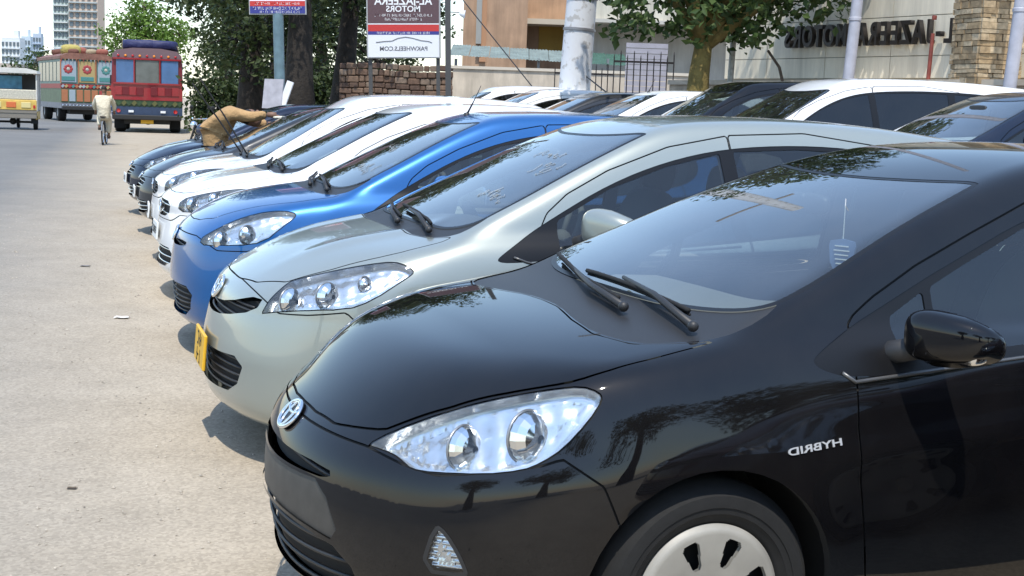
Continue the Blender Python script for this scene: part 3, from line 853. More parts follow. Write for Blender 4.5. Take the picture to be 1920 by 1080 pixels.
        # dashboard
        prof = [(cx+.06, cz-.10), (cx+.10, cz-.045), (cx+.30, cz-.025), (cx+.46, cz-.03), (cx+.53, cz-.07), (cx+.55, cz-.16), (cx+.50, cz-.3), (cx+.46, cz-.5)]
        V = []; Fc = []; ys = np.linspace(-.66, .66, 25)
        for y in ys:
            hump = .035*math.exp(-((abs(y) - .36) / .17)**2) * (1 if y < 0 else 0)
            for j, (x, z) in enumerate(prof): V.append((x + .10*y*y*1.5, y, z + (hump if 3 <= j <= 4 else 0) - .05*y*y))
        m = len(prof)
        for i in range(len(ys)-1):
            for j in range(m-1): Fc.append((i*m+j, i*m+j+1, (i+1)*m+j+1, (i+1)*m+j))
        parts.append(Part('dashboard', MB().add(V, Fc).mesh('dashboard', True, 50), F.get('dash', 'cabin_dark')))
        sx = cx + .62
        Mx = Matrix.Translation((sx, -.36, cz-.07)) @ Matrix.Rotation(R_(-62), 4, 'Y')
        st = MB(); ring = [tuple(Mx @ Vector((.18*math.cos(a), .18*math.sin(a), 0))) for a in np.linspace(0, 2*math.pi, 33)]
        st.tube(ring, .015, 8, False); st.ball(tuple(Mx @ Vector((0, 0, -.02))), (.05, .055, .05))
        for a in (0.2, math.pi-.2, math.pi*1.5): st.tube([tuple(Mx @ Vector((0, 0, -.02))), tuple(Mx @ Vector((.17*math.cos(a), .17*math.sin(a), 0)))], .014, 6)
        parts.append(Part('steering_wheel', st.mesh('steering_wheel', True), 'cabin_grey'))
        seat = F.get('seat', 'cabin_cream')
        for y in (-.36, .36):
            c = (cx+1.02, y, .50); q = MB()
            q.add(*superball((c[0], y, .50), (.27, .25, .10), .5))
            parts.append(Part('seat', q.mesh('seat_cushion', True, None), seat)); k = len(parts)-1
            b = MB(); V, Fc = superball((0, 0, 0), (.085, .245, .33), .55); Mr = Matrix.Translation((c[0]+.30, y, .80)) @ Matrix.Rotation(R_(20), 4, 'Y')
            b.add([tuple(Mr @ Vector(p)) for p in V], Fc); parts.append(Part('backrest', b.mesh('backrest', True, None), seat, k))
            V, Fc = superball((0, 0, 0), (.05, .13, .085), .6); Mr = Matrix.Translation((c[0]+.43, y, 1.185)) @ Matrix.Rotation(R_(12), 4, 'Y')
            b = MB().add([tuple(Mr @ Vector(p)) for p in V], Fc); parts.append(Part('headrest', b.mesh('headrest', True, None), seat, k))
        q = MB(); V, Fc = superball((0, 0, 0), (.10, .60, .32), .45); Mr = Matrix.Translation((cx+2.05, 0, .80)) @ Matrix.Rotation(R_(20), 4, 'Y')
        q.add([tuple(Mr @ Vector(p)) for p in V], Fc); q.add(*superball((cx+1.82, 0, .48), (.28, .60, .10), .45))
        parts.append(Part('rear_bench', q.mesh('rear_bench', True, None), seat))
        # inside mirror
        mx, mz = F['mirror_in']
        q = MB(); q.add(*superball((mx, 0, mz), (.018, .115, .032), .5)); q.tube([(mx, 0, mz+.01), (mx-.02, 0, float(sh.screen(mx-.02))-.012)], .01, 6)
        parts.append(Part('inside_mirror', q.mesh('inside_mirror', True), 'black_plastic'))
    # outside mirrors
    for s in (-1, 1):
        mx, my, mz = F['mirror']
        hs = F.get('mirror_size', (.085, .115, .078))
        def tp(v, s=s):
            o = (v.y * s / hs[1] + 1) / 2          # 0 at the door, 1 outside
            return (v.x * (1 - .30*o) + .075*o*o, v.y, v.z * (1 - .38*o*o) + (.012*(v.x < 0)))
        q = MB().add(*superball((mx, s*my, mz), hs, .62, 32, 20, tp))
        parts.append(Part('door_mirror', q.mesh('door_mirror', True, None), 'paint', )); k = len(parts)-1
        b = MB(); b.tube([(mx-.02, s*(my-hs[1]*.7), mz-hs[2]*.35), (mx-.04, s*(my-hs[1]-.06), mz-hs[2]*.75), (mx-.05, s*(my-hs[1]-.11), mz-hs[2]*.95)], [.03, .032, .04], 10)
        parts.append(Part('mirror_stalk', b.mesh('mirror_stalk', True), 'black_plastic', k))
        q = MB().add(*superball((mx+hs[0]*.62, s*(my-.005), mz), (.03, hs[1]*.86, hs[2]*.78), .5))
        parts.append(Part('mirror_glass', q.mesh('mirror_glass', True, None), 'chrome', k))
    # moulding along the foot of the side windows
    for s in (-1, 1):
        lo = sorted([q for q in F['dlo'] if q[1] < F['zsill']], key=lambda q: q[0])
        xs = np.linspace(lo[0][0] + .09, lo[-1][0] - .03, 40); zz = np.interp(xs, [q[0] for q in lo], [q[1] for q in lo]) + .004
        Q = sh.project(np.stack([xs, np.full(40, s*W), zz], 1), 8); N = sh.normals(Q)
        parts.append(Part('belt_moulding', MB().tube((Q + N*.001).tolist(), .0055, 6).mesh('belt_moulding', True), 'trim_grey'))
    # door handles
    for nm, i in dmap.items():
        if i is None: continue
        hx = F.get('handles', {}).get(nm.rstrip('~'))
        if not hx: continue
        s = 1 if nm.endswith('~') else -1
        Q = sh.project(np.stack([np.linspace(hx[0]-.09, hx[0]+.09, 7), np.full(7, s*W), np.full(7, hx[1])], 1), 6); N = sh.normals(Q)
        o = np.array([.004, .02, .028, .03, .028, .02, .004])
        parts.append(Part('handle', MB().tube((Q + N*o[:, None]).tolist(), [.012, .014, .015, .015, .015, .014, .012], 8).mesh('handle', True), 'paint', i))
    # wipers
    for pts in F.get('wipers', []):
        Q = sh.project(np.array(pts['arm'], float), 6); N = sh.normals(Q); up = np.array(pts.get('lift', [.03]*len(Q)))
        q = MB().tube((Q + N*up[:, None]).tolist(), np.linspace(.012, .006, len(Q)).tolist(), 8); q.ball((Q[0]+N[0]*up[0]).tolist(), .015)
        parts.append(Part('wiper', q.mesh('wiper', True), 'black_plastic')); k = len(parts)-1
        Q = np.array(pts['blade'], float); Q = np.stack([np.interp(np.linspace(0, 1, 13), np.linspace(0, 1, len(Q)), Q[:, j]) for j in range(3)], 1)
        if pts.get('raised') is None: Q = sh.project(Q, 6)
        N = sh.normals(Q); sp = .006 if pts.get('raised') is None else 0
        b = MB(); b.tube((Q + N*(sp+.004)).tolist(), .004, 6); b.tube((Q + N*(sp+.016)).tolist(), .007, 6)
        parts.append(Part('wiper_blade', b.mesh('wiper_blade', True), 'rubber', k))
    # emblem
    if 'emblem' in F:
        ez, rx, rz = F['emblem']
        c = sh.project(np.array([[0., 0, ez]]), 8)[0]; n = sh.normals(c[None])[0]
        Mx = Matrix.Translation(Vector(c + n*.004)) @ Vector(n).to_track_quat('Z', 'Y').to_matrix().to_4x4()
        def ell(a, b, cx=0, cy=0, r=.005):
            L = [Mx @ Vector((cx + a*math.cos(t), cy + b*math.sin(t), .002)) for t in np.linspace(0, 2*math.pi, 37)]
            return L
        # local axes of the track quaternion: find which one is lateral
        lat = abs((Mx.to_3x3() @ Vector((1, 0, 0))).y) > .7
        sw = (lambda a, b: (a, b)) if lat else (lambda a, b: (b, a))
        q = MB(); q.tube(ell(*sw(rx, rz)), .006, 8, False)
        if F.get('emblem_kind', 'rings') == 'rings':
            q.tube(ell(*sw(rx*.42, rz*.92)), .005, 6, False); q.tube(ell(*sw(rx*.80, rz*.36), *sw(0, rz*.5)), .005, 6, False)
        elif F['emblem_kind'] == 'bar':
            q.tube([Mx @ Vector((*sw(-rx, 0), .003)), Mx @ Vector((*sw(rx, 0), .003))], .012, 6)
        else:
            for a in (90, 210, 330):
                d = lambda r, t: Mx @ Vector((*sw(r*rx*math.cos(R_(t)), r*rz*math.sin(R_(t))), .004))
                P = [d(0, 0), d(.55, a-30), d(1.05, a), d(.55, a+30)]
                q.add(P, [(0, 1, 2, 3)])
        parts.append(Part('emblem', q.mesh('emblem', True), 'chrome'))
        q = MB().prism([(a[0], a[1]) for a in [sw(rx*math.cos(t), rz*math.sin(t)) for t in np.linspace(0, 2*math.pi, 33)[:-1]]], -.004, .001, Mx)
        parts.append(Part('emblem_plate', q.mesh('emblem_plate'), 'trim_black' if F.get('emblem_kind') != 'bar' else 'paint', len(parts)-1))
    # licence plate
    if 'plate' in F:
        pz, pw, ph, mk = F['plate'][:4]
        c = sh.project(np.array([[0., 0, pz]]), 8)[0]
        Mx = Matrix.Translation((c[0]-.018, 0, pz)) @ Matrix.Rotation(R_(F.get('plate_tilt', 4)), 4, 'Y')
        q = MB().box((0, 0, 0), (.014, pw, ph), None, .004); q.v = [tuple(Mx @ Vector(p)) for p in q.v]
        parts.append(Part('licence_plate', q.mesh('licence_plate'), mk)); k = len(parts)-1
        for tx, sz, dz in F['plate'][4]:
            me = blurred_line(hash_of(tx), len(tx)*sz*.62, sz*.8).mesh('plate_text')
            Mt = Mx @ Matrix.Translation((-.0085, 0, dz)) @ Matrix.Rotation(-math.pi/2, 4, 'Z')
            me.transform(Mt); parts.append(Part('plate_text', me, 'ink_black', k))
    if F.get('antenna'):
        ax, ay = F['antenna']; c = sh.project(np.array([[ax, ay, spec['H']]]), 8)[0]
        q = MB().tube([c.tolist(), (c + [.05, 0, .10]).tolist(), (c + [.09, 0, .19]).tolist()], [.008, .0035, .002], 6); q.lathe([(.02, -.005), (.018, .012), (.004, .018)], 12, Matrix.Translation(c))
        parts.append(Part('antenna', q.mesh('antenna', True), 'black_plastic'))
    for e in F.get('extra', []): e(sh, parts)
    return parts, sh

def instance(parts, name, pose, paint_mat, label, group, z=0., mats=None, cat='car', skip=()):
    root = empty(name, (pose[0], pose[1], z), R_(pose[2])); tag(root, label, cat, group)
    made = []
    for p in parts:
        if p.name in skip or (p.up is not None and made[p.up] is None): made.append(None); continue
        m = (mats or {}).get(p.m, p.m)
        m = paint_mat if m == 'paint' else MATS[m]
        if len(p.me.materials) == 0: p.me.materials.append(m)
        o = bpy.data.objects.new(p.name, p.me); COL.objects.link(o)
        o.material_slots[0].link = 'OBJECT'; o.material_slots[0].material = m
        o.parent = root if p.up is None else made[p.up]
        if p.M is not None: o.matrix_local = p.M
        if p.label: o['label'] = p.label
        if p.kind: o['kind'] = p.kind
        made.append(o)
    return root
# ------------------------------------------------------------------ outlines of lamps, windows, doors and grilles (metres, car frame: nose at x = 0)
mat('tail_red', (.45, .01, .01), .15, coat=1)
def badge(text, x0, x1, z, dz):
    def f(sh, parts):
        for s in (-1, 1):
            me = text_mesh('badge', text, .040, .0012, mirrored=(s < 0), bold=.0006)
            xs = [v.co.x for v in me.vertices]; w = max(xs) - min(xs); k = (x1 - x0) / w
            a = math.atan2(dz, x1 - x0)
            for v in me.vertices:
                X, Y, Z = v.co.x * k, v.co.y, v.co.z * .66
                px = (x0+x1)/2 + X*math.cos(a) - Z*math.sin(a); pz = z + X*math.sin(a) + Z*math.cos(a)
                v.co = (px, Y, pz)
            c = sh.project(np.array([[(x0+x1)/2, s*.85, z]]), 8)[0]
            P = np.array([v.co[:] for v in me.vertices]); off = -P[:, 1]
            Q = P.copy(); Q[:, 1] = c[1]
            Q = sh.project(Q, 5); N = sh.normals(Q); Q = Q + N * (off + .0022)[:, None]
            for v, q in zip(me.vertices, Q): v.co = q
            parts.append(Part('badge', me, 'badge_silver', None))
    return f
def marker(seed, spots):
    """white marker-pen scrawl on the windscreen: unreadable strokes"""
    def f(sh, parts):
        rnd = random.Random(seed); q = MB()
        for (x, y, w, n) in spots:
            for k in range(n):
                yy = y + w*(k/max(1, n-1) - .5); L = []
                px, py = x + rnd.uniform(-.01, .01), yy
                for _ in range(5):
                    L.append((px, py)); px += rnd.uniform(-.03, .03); py += rnd.uniform(-.018, .018)
                P = sh.project(np.array([(a, b, sh.screen(a - sh.S['screenbow']*b*b)) for a, b in L], float), 6); N = sh.normals(P)
                q.tube((P + N*.001).tolist(), .0011, 4)
        parts.append(Part('marker_writing', q.mesh('marker_writing'), 'marker_white', kind='stuff'))
    return f
mat('marker_white', (.36, .39, .40), .8)

AQUA = dict(cowl_x=.92, cowl_z=.975, hood_z=.85,
    hood=[(.024,0),(.027,.12),(.046,.262),(.083,.357),(.125,.437),(.26,.555),(.384,.64),(.467,.690),(.525,.716),(.60,.726),(.72,.724),(.86,.714),(.905,.708),(.81,.668),(.72,.61),(.675,.47),(.69,.3),(.725,.12),(.73,0)],
    cowl=[(.736,0),(.731,.12),(.697,.3),(.683,.47),(.728,.61),(.815,.664),(.92,.702),(1.04,.70),(1.12,.67),(1.0,.3),(1.0,0)],
    ws=[(.905,0),(.91,.2),(.935,.4),(.985,.56),(1.05,.665),(1.15,.683),(1.5,.606),(1.83,.533),(1.852,.51),(1.80,.35),(1.765,.15),(1.76,0)],
    rw=[(1.02,0),(1.02,.45),(1.06,.55),(1.28,.47),(1.34,.4),(1.36,0)],
    bumper=[(-.3,.05),(-.3,.650),(.085,.652),(.14,.635),(.2,.625),(.42,.668),(.466,.684),(.557,.622),(.60,.52),(.60,.05)],
    doors=[('front_door',[(1.255,.86),(1.255,.73),(1.264,.6),(1.315,.33),(1.34,.26),(2.1,.26),(2.2,.30),(2.235,.6),(2.215,.93),(2.19,1.34),(2.0,1.305),(1.72,1.20),(1.52,1.12),(1.36,1.04),(1.275,.985)]),
           ('rear_door',[(2.222,.93),(2.241,.6),(2.206,.30),(2.24,.26),(2.85,.26),(2.98,.36),(3.05,.62),(3.12,.90),(3.08,1.23),(2.9,1.31),(2.6,1.345),(2.3,1.35),(2.196,1.342)])],
    dlo=[(1.125,.885),(1.16,.92),(1.36,1.005),(1.545,1.088),(1.67,1.138),(1.92,1.238),(2.15,1.292),(2.4,1.307),(2.7,1.295),(3.0,1.25),(3.2,1.18),(3.28,1.10),(3.1,1.0),(2.6,.955),(2.0,.912),(1.6,.878),(1.25,.848)],
    glass=[[(1.40,.895),(1.405,.99),(1.53,1.055),(1.53,.905)],[(1.555,.905),(1.555,1.065),(1.68,1.12),(1.92,1.218),(2.14,1.27),(2.165,.942)],
           [(2.24,.95),(2.215,1.28),(2.45,1.287),(2.75,1.27),(2.85,1.25),(2.83,.985)],[(2.89,.995),(2.9,1.23),(3.08,1.17),(3.18,1.1),(3.08,1.02)]],
    glass_mat=['side_glass','side_glass','side_glass','tint_glass'], zsill=.96, seat='cabin_grey', lining='cabin_dark', dash='cabin_grey',
    head=[(.085,-.432,.654),(.141,-.464,.694),(.265,-.567,.767),(.386,-.65,.814),(.469,-.699,.835),(.532,-.731,.846),(.566,-.758,.836),(.572,-.772,.819),(.535,-.78,.77),(.473,-.777,.706),(.422,-.768,.673),(.377,-.755,.653),(.294,-.713,.638),(.196,-.635,.629),(.153,-.585,.628),(.141,-.556,.641),(.126,-.517,.652),(.098,-.46,.654)],
    bowls=[(.27,.64,.695,.05,-1,-1.9),(.40,.735,.735,.058,-1,-2.3)],
    fog=[(.194,-.668,.509),(.213,-.685,.495),(.239,-.704,.451),(.256,-.715,.409),(.258,-.715,.398),(.17,-.645,.396)],
    front=[('grille','gap_dark',.03,[(-.36,.582),(0,.575),(.36,.582),(.375,.553),(.2,.545),(0,.538),(-.2,.545),(-.375,.553)]),
           ('plate_panel','plate_grey',.006,[(-.35,.545),(-.2,.536),(0,.529),(.2,.536),(.35,.545),(.44,.40),(.25,.415),(0,.42),(-.25,.415),(-.44,.40)]),
           ('grille','gap_dark',.03,[(-.45,.385),(-.25,.405),(0,.41),(.25,.405),(.45,.385),(.49,.25),(0,.235),(-.49,.25)])],
    slat=.035,
    emblem=(.628,.062,.044), mirror=(1.425,.935,.958), mirror_size=(.078,.105,.070), mirror_in=(1.62,1.235),
    handles={'front_door':(2.07,.80),'rear_door':(2.92,.84)},
    wipers=[dict(arm=[(.83,-.34,.95),(.86,-.06,.97),(.93,.22,.99)], blade=[(.86,-.25,.96),(.90,.1,.98),(1.0,.50,1.0)], lift=[.02,.03,.022]),
            dict(arm=[(.885,-.63,.95),(.915,-.36,.985),(.95,-.10,1.0)], blade=[(.93,-.53,.97),(.93,-.2,.99),(.93,.12,1.0)], lift=[.02,.035,.022])],
    tail_lamp=[(3.55,.72),(3.6,.98),(3.78,1.0),(4.05,.98),(4.05,.72)],
    extra=[badge('HYBRID', 1.042, 1.203, .689, .018)])
mat('plate_grey', (.05, .047, .042), .5, noise=(18, .25))

VITZ = dict(zsill=1.0, cowl_x=.87, cowl_z=1.0, hood_z=.88,
    hood=[(.103,0),(.103,.10),(.108,.186),(.15,.379),(.245,.545),(.41,.625),(.6,.685),(.68,.70),(.86,.70),(.9,.685),(.82,.6),(.765,.45),(.75,.2),(.75,0)],
    cowl=[(.754,0),(.754,.2),(.77,.45),(.824,.6),(.91,.68),(1.0,.685),(1.1,.66),(.96,.3),(.94,0)],
    ws=[(.85,0),(.855,.25),(.873,.45),(.925,.59),(1.01,.672),(1.1,.668),(1.25,.648),(1.58,.585),(1.82,.535),(1.835,.52),(1.77,.38),(1.725,.2),(1.715,0)],
    rw=[(1.06,0),(1.06,.5),(1.1,.58),(1.34,.5),(1.40,.42),(1.41,0)],
    bumper=[(-.3,.05),(-.3,.742),(.11,.742),(.2,.655),(.30,.66),(.44,.678),(.52,.60),(.56,.5),(.56,.05)],
    doors=[('front_door',[(1.20,.88),(1.19,.7),(1.2,.5),(1.24,.33),(1.27,.25),(2.1,.25),(2.2,.3),(2.24,.6),(2.22,.95),(2.2,1.41),(1.9,1.355),(1.6,1.25),(1.4,1.15),(1.3,1.07)]),
           ('rear_door',[(2.227,.95),(2.246,.6),(2.206,.3),(2.24,.25),(2.8,.25),(2.92,.36),(3.0,.62),(3.1,.95),(3.12,1.25),(3.0,1.38),(2.6,1.43),(2.206,1.412)])],
    dlo=[(1.04,.872),(1.10,.92),(1.33,1.055),(1.6,1.195),(1.88,1.293),(2.18,1.355),(2.55,1.378),(2.9,1.365),(3.2,1.31),(3.35,1.2),(3.3,1.08),(2.9,1.02),(2.2,.955),(1.6,.91),(1.2,.875)],
    glass=[[(1.335,.905),(1.345,1.04),(1.6,1.175),(1.88,1.272),(2.15,1.333),(2.17,.968)],[(2.24,.972),(2.22,1.342),(2.55,1.358),(2.85,1.348),(2.83,1.028)],[(2.89,1.035),(2.92,1.34),(3.17,1.29),(3.29,1.19),(3.22,1.09)]],
    glass_mat=['side_glass','side_glass','tint_glass'],
    head=[(.140,-.557,.640),(.15,-.558,.648),(.204,-.575,.738),(.25,-.563,.778),(.27,-.57,.787),(.407,-.64,.827),(.55,-.705,.86),(.64,-.745,.875),(.69,-.785,.862),(.712,-.805,.842),(.704,-.808,.83),(.674,-.81,.808),(.545,-.812,.724),(.444,-.789,.68),(.27,-.693,.662)],
    bowls=[(.25,.64,.71,.05,-1,-1.6),(.38,.73,.745,.05,-1,-2.0),(.52,.77,.80,.03,-1,-2.2)],
    front=[('grille','gap_dark',.035,[(0,.632),(.25,.65),(.54,.715),(.525,.645),(.25,.592),(0,.578),(-.25,.592),(-.525,.645),(-.54,.715),(-.25,.65)]),
           ('grille','gap_dark',.04,[(.53,.455),(.46,.30),(.2,.285),(-.2,.285),(-.46,.30),(-.53,.455),(-.2,.44),(.2,.44)])],
    slat=.030, emblem=(.715,.075,.05), mirror=(1.47,.96,1.015), mirror_in=(1.58,1.29), mirror_size=(.09,.125,.085),
    handles={'front_door':(2.05,.82),'rear_door':(2.9,.86)},
    wipers=[dict(arm=[(.79,-.2,1.0),(.83,.05,1.0),(.90,.3,1.0)], blade=[(.83,-.12,1.0),(.88,.2,1.0),(.96,.52,1.0)], lift=[.02,.03,.022]),
            dict(arm=[(.84,-.55,.98),(.87,-.3,1.0),(.90,-.05,1.0)], blade=[(.87,-.48,1.0),(.9,-.2,1.0),(.92,.12,1.0)], lift=[.02,.035,.022])],
    plate=(.41,.34,.155,'plate_yellow',[('ALN', .075, .036), ('746', .075, -.036)]),
    tail_lamp=[(3.55,.72),(3.6,1.05),(3.7,1.1),(4.05,1.05),(4.05,.72)],
    seat='cabin_grey', lining='cabin_grey', dash='cabin_dark',
    extra=[marker(3, [(1.15,-.42,.22,9),(1.5,-.2,.24,8),(1.42,-.40,.18,6)])])

MIRAGE = dict(VITZ); del MIRAGE['plate']; MIRAGE.update(
    hood=[(.10,0),(.105,.15),(.13,.3),(.2,.46),(.35,.56),(.5,.635),(.62,.675),(.86,.69),(.9,.675),(.82,.6),(.765,.45),(.75,.2),(.75,0)],
    head=[(.132,-.51,.662),(.227,-.576,.731),(.375,-.622,.798),(.521,-.678,.842),(.638,-.732,.858),(.65,-.755,.84),(.592,-.768,.799),(.46,-.775,.69),(.329,-.715,.647),(.168,-.583,.633)],
    bowls=[(.26,.64,.69,.05,-1,-1.7),(.38,.71,.735,.05,-1,-2.1)],
    ws=[(.865,0),(.87,.25),(.885,.45),(.945,.59),(1.03,.66),(1.1,.655),(1.25,.636),(1.5,.585),(1.75,.525),(1.768,.51),(1.71,.38),(1.675,.2),(1.665,0)],
    bumper=[(-.3,.05),(-.3,.715),(.10,.715),(.2,.65),(.36,.655),(.46,.68),(.50,.6),(.54,.5),(.54,.05)],
    front=[('grille','gap_dark',.03,[(-.40,.675),(0,.66),(.40,.675),(.38,.64),(0,.622),(-.38,.64)]),
           ('grille','gap_dark',.04,[(.56,.42),(.50,.25),(.2,.23),(-.2,.23),(-.50,.25),(-.56,.42),(-.2,.42),(.2,.42)])],
    emblem=(.69,.05,.045), emblem_kind='diamonds', antenna=(1.80,.0),
    doors=[('front_door',[(1.20,.88),(1.19,.7),(1.2,.5),(1.24,.33),(1.27,.25),(2.05,.25),(2.15,.3),(2.19,.6),(2.17,.95),(2.15,1.405),(1.88,1.355),(1.6,1.25),(1.4,1.15),(1.3,1.07)]),
           ('rear_door',[(2.177,.95),(2.196,.6),(2.156,.3),(2.19,.25),(2.7,.25),(2.82,.36),(2.9,.62),(3.0,.95),(3.02,1.25),(2.9,1.37),(2.55,1.42),(2.156,1.407)])],
    dlo=[(1.04,.872),(1.10,.92),(1.33,1.06),(1.6,1.2),(1.86,1.295),(2.15,1.352),(2.5,1.372),(2.8,1.355),(3.05,1.30),(3.15,1.2),(3.1,1.08),(2.8,1.02),(2.2,.955),(1.6,.91),(1.2,.875)],
    glass=[[(1.335,.905),(1.345,1.045),(1.6,1.18),(1.86,1.275),(2.10,1.327),(2.12,.965)],[(2.19,.97),(2.17,1.335),(2.5,1.352),(2.75,1.337),(2.73,1.02)],[(2.79,1.03),(2.82,1.33),(3.0,1.28),(3.09,1.19),(3.04,1.09)]],
    tail_lamp=[(3.4,.72),(3.45,1.05),(3.52,1.1),(3.9,1.05),(3.9,.72)],
    handles={'front_door':(2.0,.82),'rear_door':(2.8,.86)},
    extra=[marker(5, [(1.1,-.35,.3,10),(1.3,-.15,.2,6)])])

# white hatchback: tall bonnet, angular lamps, chrome-barred grille
def white_spec():
    s = vitz_spec(); s.update(L=3.80, H=1.53, hoodcrown=(.06, .12), nosebow=(.24, .8), rnose=.08,
        nose=[(.14,.08),(.2,.01),(.3,-.02),(.42,-.02),(.55,-.005),(.65,.01),(.75,.03),(.82,.12)],
        hood=[(-.05,.74),(.05,.80),(.2,.86),(.45,.925),(.75,.975),(1.0,1.01),(1.3,1.02),(2.0,1.02),(3.2,1.1),(4.0,1.08)],
        roof=[(1.4,1.42),(1.76,1.48),(2.1,1.515),(2.5,1.527),(3.0,1.51),(3.6,1.45)],
        screen=[(.6,.82),(.86,.995),(1.2,1.18),(1.5,1.33),(1.76,1.445),(2.1,1.58)])
    return s
WHITE = dict(VITZ); WHITE.update(
    head=[(.10,-.50,.66),(.12,-.50,.76),(.25,-.60,.80),(.45,-.72,.845),(.58,-.765,.855),(.55,-.785,.80),(.42,-.775,.72),(.25,-.69,.66)],
    hood=[(.09,0),(.10,.2),(.14,.4),(.2,.52),(.33,.60),(.5,.67),(.62,.69),(.86,.70),(.9,.685),(.82,.6),(.765,.45),(.75,.2),(.75,0)],
    bumper=[(-.3,.05),(-.3,.60),(.05,.60),(.1,.65),(.30,.655),(.42,.7),(.5,.62),(.54,.5),(.54,.05)],
    front=[('grille','gap_dark',.03,[(-.38,.735),(0,.74),(.38,.735),(.34,.625),(0,.615),(-.34,.625)]),
           ('grille','gap_dark',.04,[(.50,.40),(.45,.26),(0,.25),(-.45,.26),(-.50,.40),(-.2,.41),(.2,.41)])],
    slat=.045, slat_mat='chrome', emblem=(.68,.06,.045), plate=(.50,.36,.13,'plate_white',[('BDL 481', .07, 0)]),
    bowls=[(.2,.6,.73,.045,-1,-1.6),(.34,.69,.76,.045,-1,-2.0)], mirror=(1.23,.975,1.02), mirror_size=(.09,.12,.085),
    extra=[])
# tall white crossover
def cross_spec():
    s = white_spec(); s.update(L=4.0, H=1.60, zb=.2, nosebow=(.22, .7), roof=[(1.4,1.49),(1.7,1.55),(2.1,1.585),(2.6,1.597),(3.2,1.58),(3.8,1.52)],
        screen=[(.6,.82),(.86,.995),(1.2,1.2),(1.5,1.375),(1.7,1.49),(2.1,1.70)], hatch=[(.9,3.95),(1.05,3.9),(1.2,3.84),(1.4,3.75),(1.6,3.6)],
        tail=[(.2,3.92),(.45,4.0),(.7,3.99),(.95,3.94),(1.1,3.9)], zbelt=.93, tumble=.22)
    return s
CROSS = dict(WHITE); CROSS.update(zsill=1.03,
    head=[(.10,-.52,.63),(.12,-.53,.78),(.28,-.62,.85),(.48,-.72,.885),(.62,-.765,.89),(.64,-.78,.87),(.5,-.785,.76),(.3,-.72,.655)], bowls=[(.2,.6,.73,.05,-1,-1.6),(.36,.69,.78,.045,-1,-2.0)], slat_mat='black_plastic', slat=.03, emblem=(.70,.05,.045), emblem_kind='bar',
    ws=[(.85,0),(.855,.25),(.873,.45),(.925,.59),(1.01,.672),(1.1,.668),(1.25,.65),(1.5,.60),(1.68,.565),(1.70,.55),(1.65,.38),(1.62,.2),(1.61,0)],
    dlo=[(1.04,.90),(1.10,.95),(1.33,1.1),(1.6,1.28),(1.85,1.39),(2.18,1.45),(2.55,1.475),(2.9,1.465),(3.2,1.42),(3.42,1.3),(3.4,1.12),(2.9,1.05),(2.2,.985),(1.6,.94),(1.2,.905)],
    glass=[[(1.335,.935),(1.345,1.09),(1.6,1.258),(1.85,1.368),(2.15,1.427),(2.17,.998)],[(2.24,1.0),(2.22,1.437),(2.55,1.455),(2.85,1.445),(2.83,1.058)],[(2.89,1.065),(2.92,1.44),(3.17,1.40),(3.35,1.28),(3.32,1.14)]],
    doors=[(n, [(x, z + (.09 if z > 1.0 else .02 if z > .8 else 0)) for x, z in P]) for n, P in VITZ['doors']],
    plate=(.46,.36,.13,'plate_white',[('AZG 902', .07, 0)]), mirror=(1.45,.96,1.04))
# dark saloon-nosed hatch
def dark_spec():
    s = vitz_spec(); s.update(L=4.2, H=1.47, nosebow=(.40, 1.0), rnose=.12, wheels=(.88, 3.5),
        nose=[(.14,.10),(.2,.02),(.3,-.03),(.42,-.04),(.52,-.03),(.6,.0),(.68,.05),(.76,.17)],
        hood=[(-.05,.64),(.05,.70),(.2,.785),(.45,.87),(.75,.94),(1.0,.985),(1.3,1.0),(2.0,1.0),(3.2,1.06),(4.2,1.04)],
        roof=[(1.4,1.36),(1.76,1.42),(2.1,1.455),(2.5,1.467),(3.0,1.44),(3.6,1.35)],
        screen=[(.6,.80),(.86,.97),(1.2,1.135),(1.5,1.27),(1.76,1.38),(2.1,1.5)],
        tail=[(.2,4.12),(.45,4.2),(.7,4.19),(.95,4.14),(1.1,4.1)], hatch=[(.9,4.1),(1.05,4.0),(1.2,3.85),(1.33,3.65),(1.45,3.4)], zbelt=.88)
    return s
DARK = dict(VITZ); DARK.update(
    head=[(.11,-.50,.60),(.17,-.52,.68),(.3,-.58,.745),(.5,-.67,.805),(.62,-.74,.82),(.6,-.77,.78),(.45,-.775,.69),(.28,-.70,.62)],
    front=[('grille','gap_dark',.03,[(-.36,.62),(0,.625),(.36,.62),(.32,.53),(0,.52),(-.32,.53)]),
           ('grille','gap_dark',.04,[(.50,.38),(.45,.25),(0,.24),(-.45,.25),(-.50,.38),(-.2,.39),(.2,.39)])],
    bumper=[(-.3,.05),(-.3,.635),(.10,.635),(.2,.61),(.30,.62),(.44,.66),(.52,.60),(.56,.5),(.56,.05)],
    dlo=[(x, z-.022) for x, z in VITZ['dlo']], glass=[[(x, z-.022) for x, z in P] for P in VITZ['glass']],
    doors=[(n, [(x, z - (.03 if z > 1.0 else 0)) for x, z in P]) for n, P in VITZ['doors']],
    slat_mat='chrome', slat=.04, emblem=(.655,.05,.04), plate=(.46,.36,.12,'plate_white',[('AXR 317', .07, 0)]), extra=[],
    bowls=[(.24,.6,.67,.045,-1,-1.6),(.38,.68,.71,.045,-1,-2.0)])
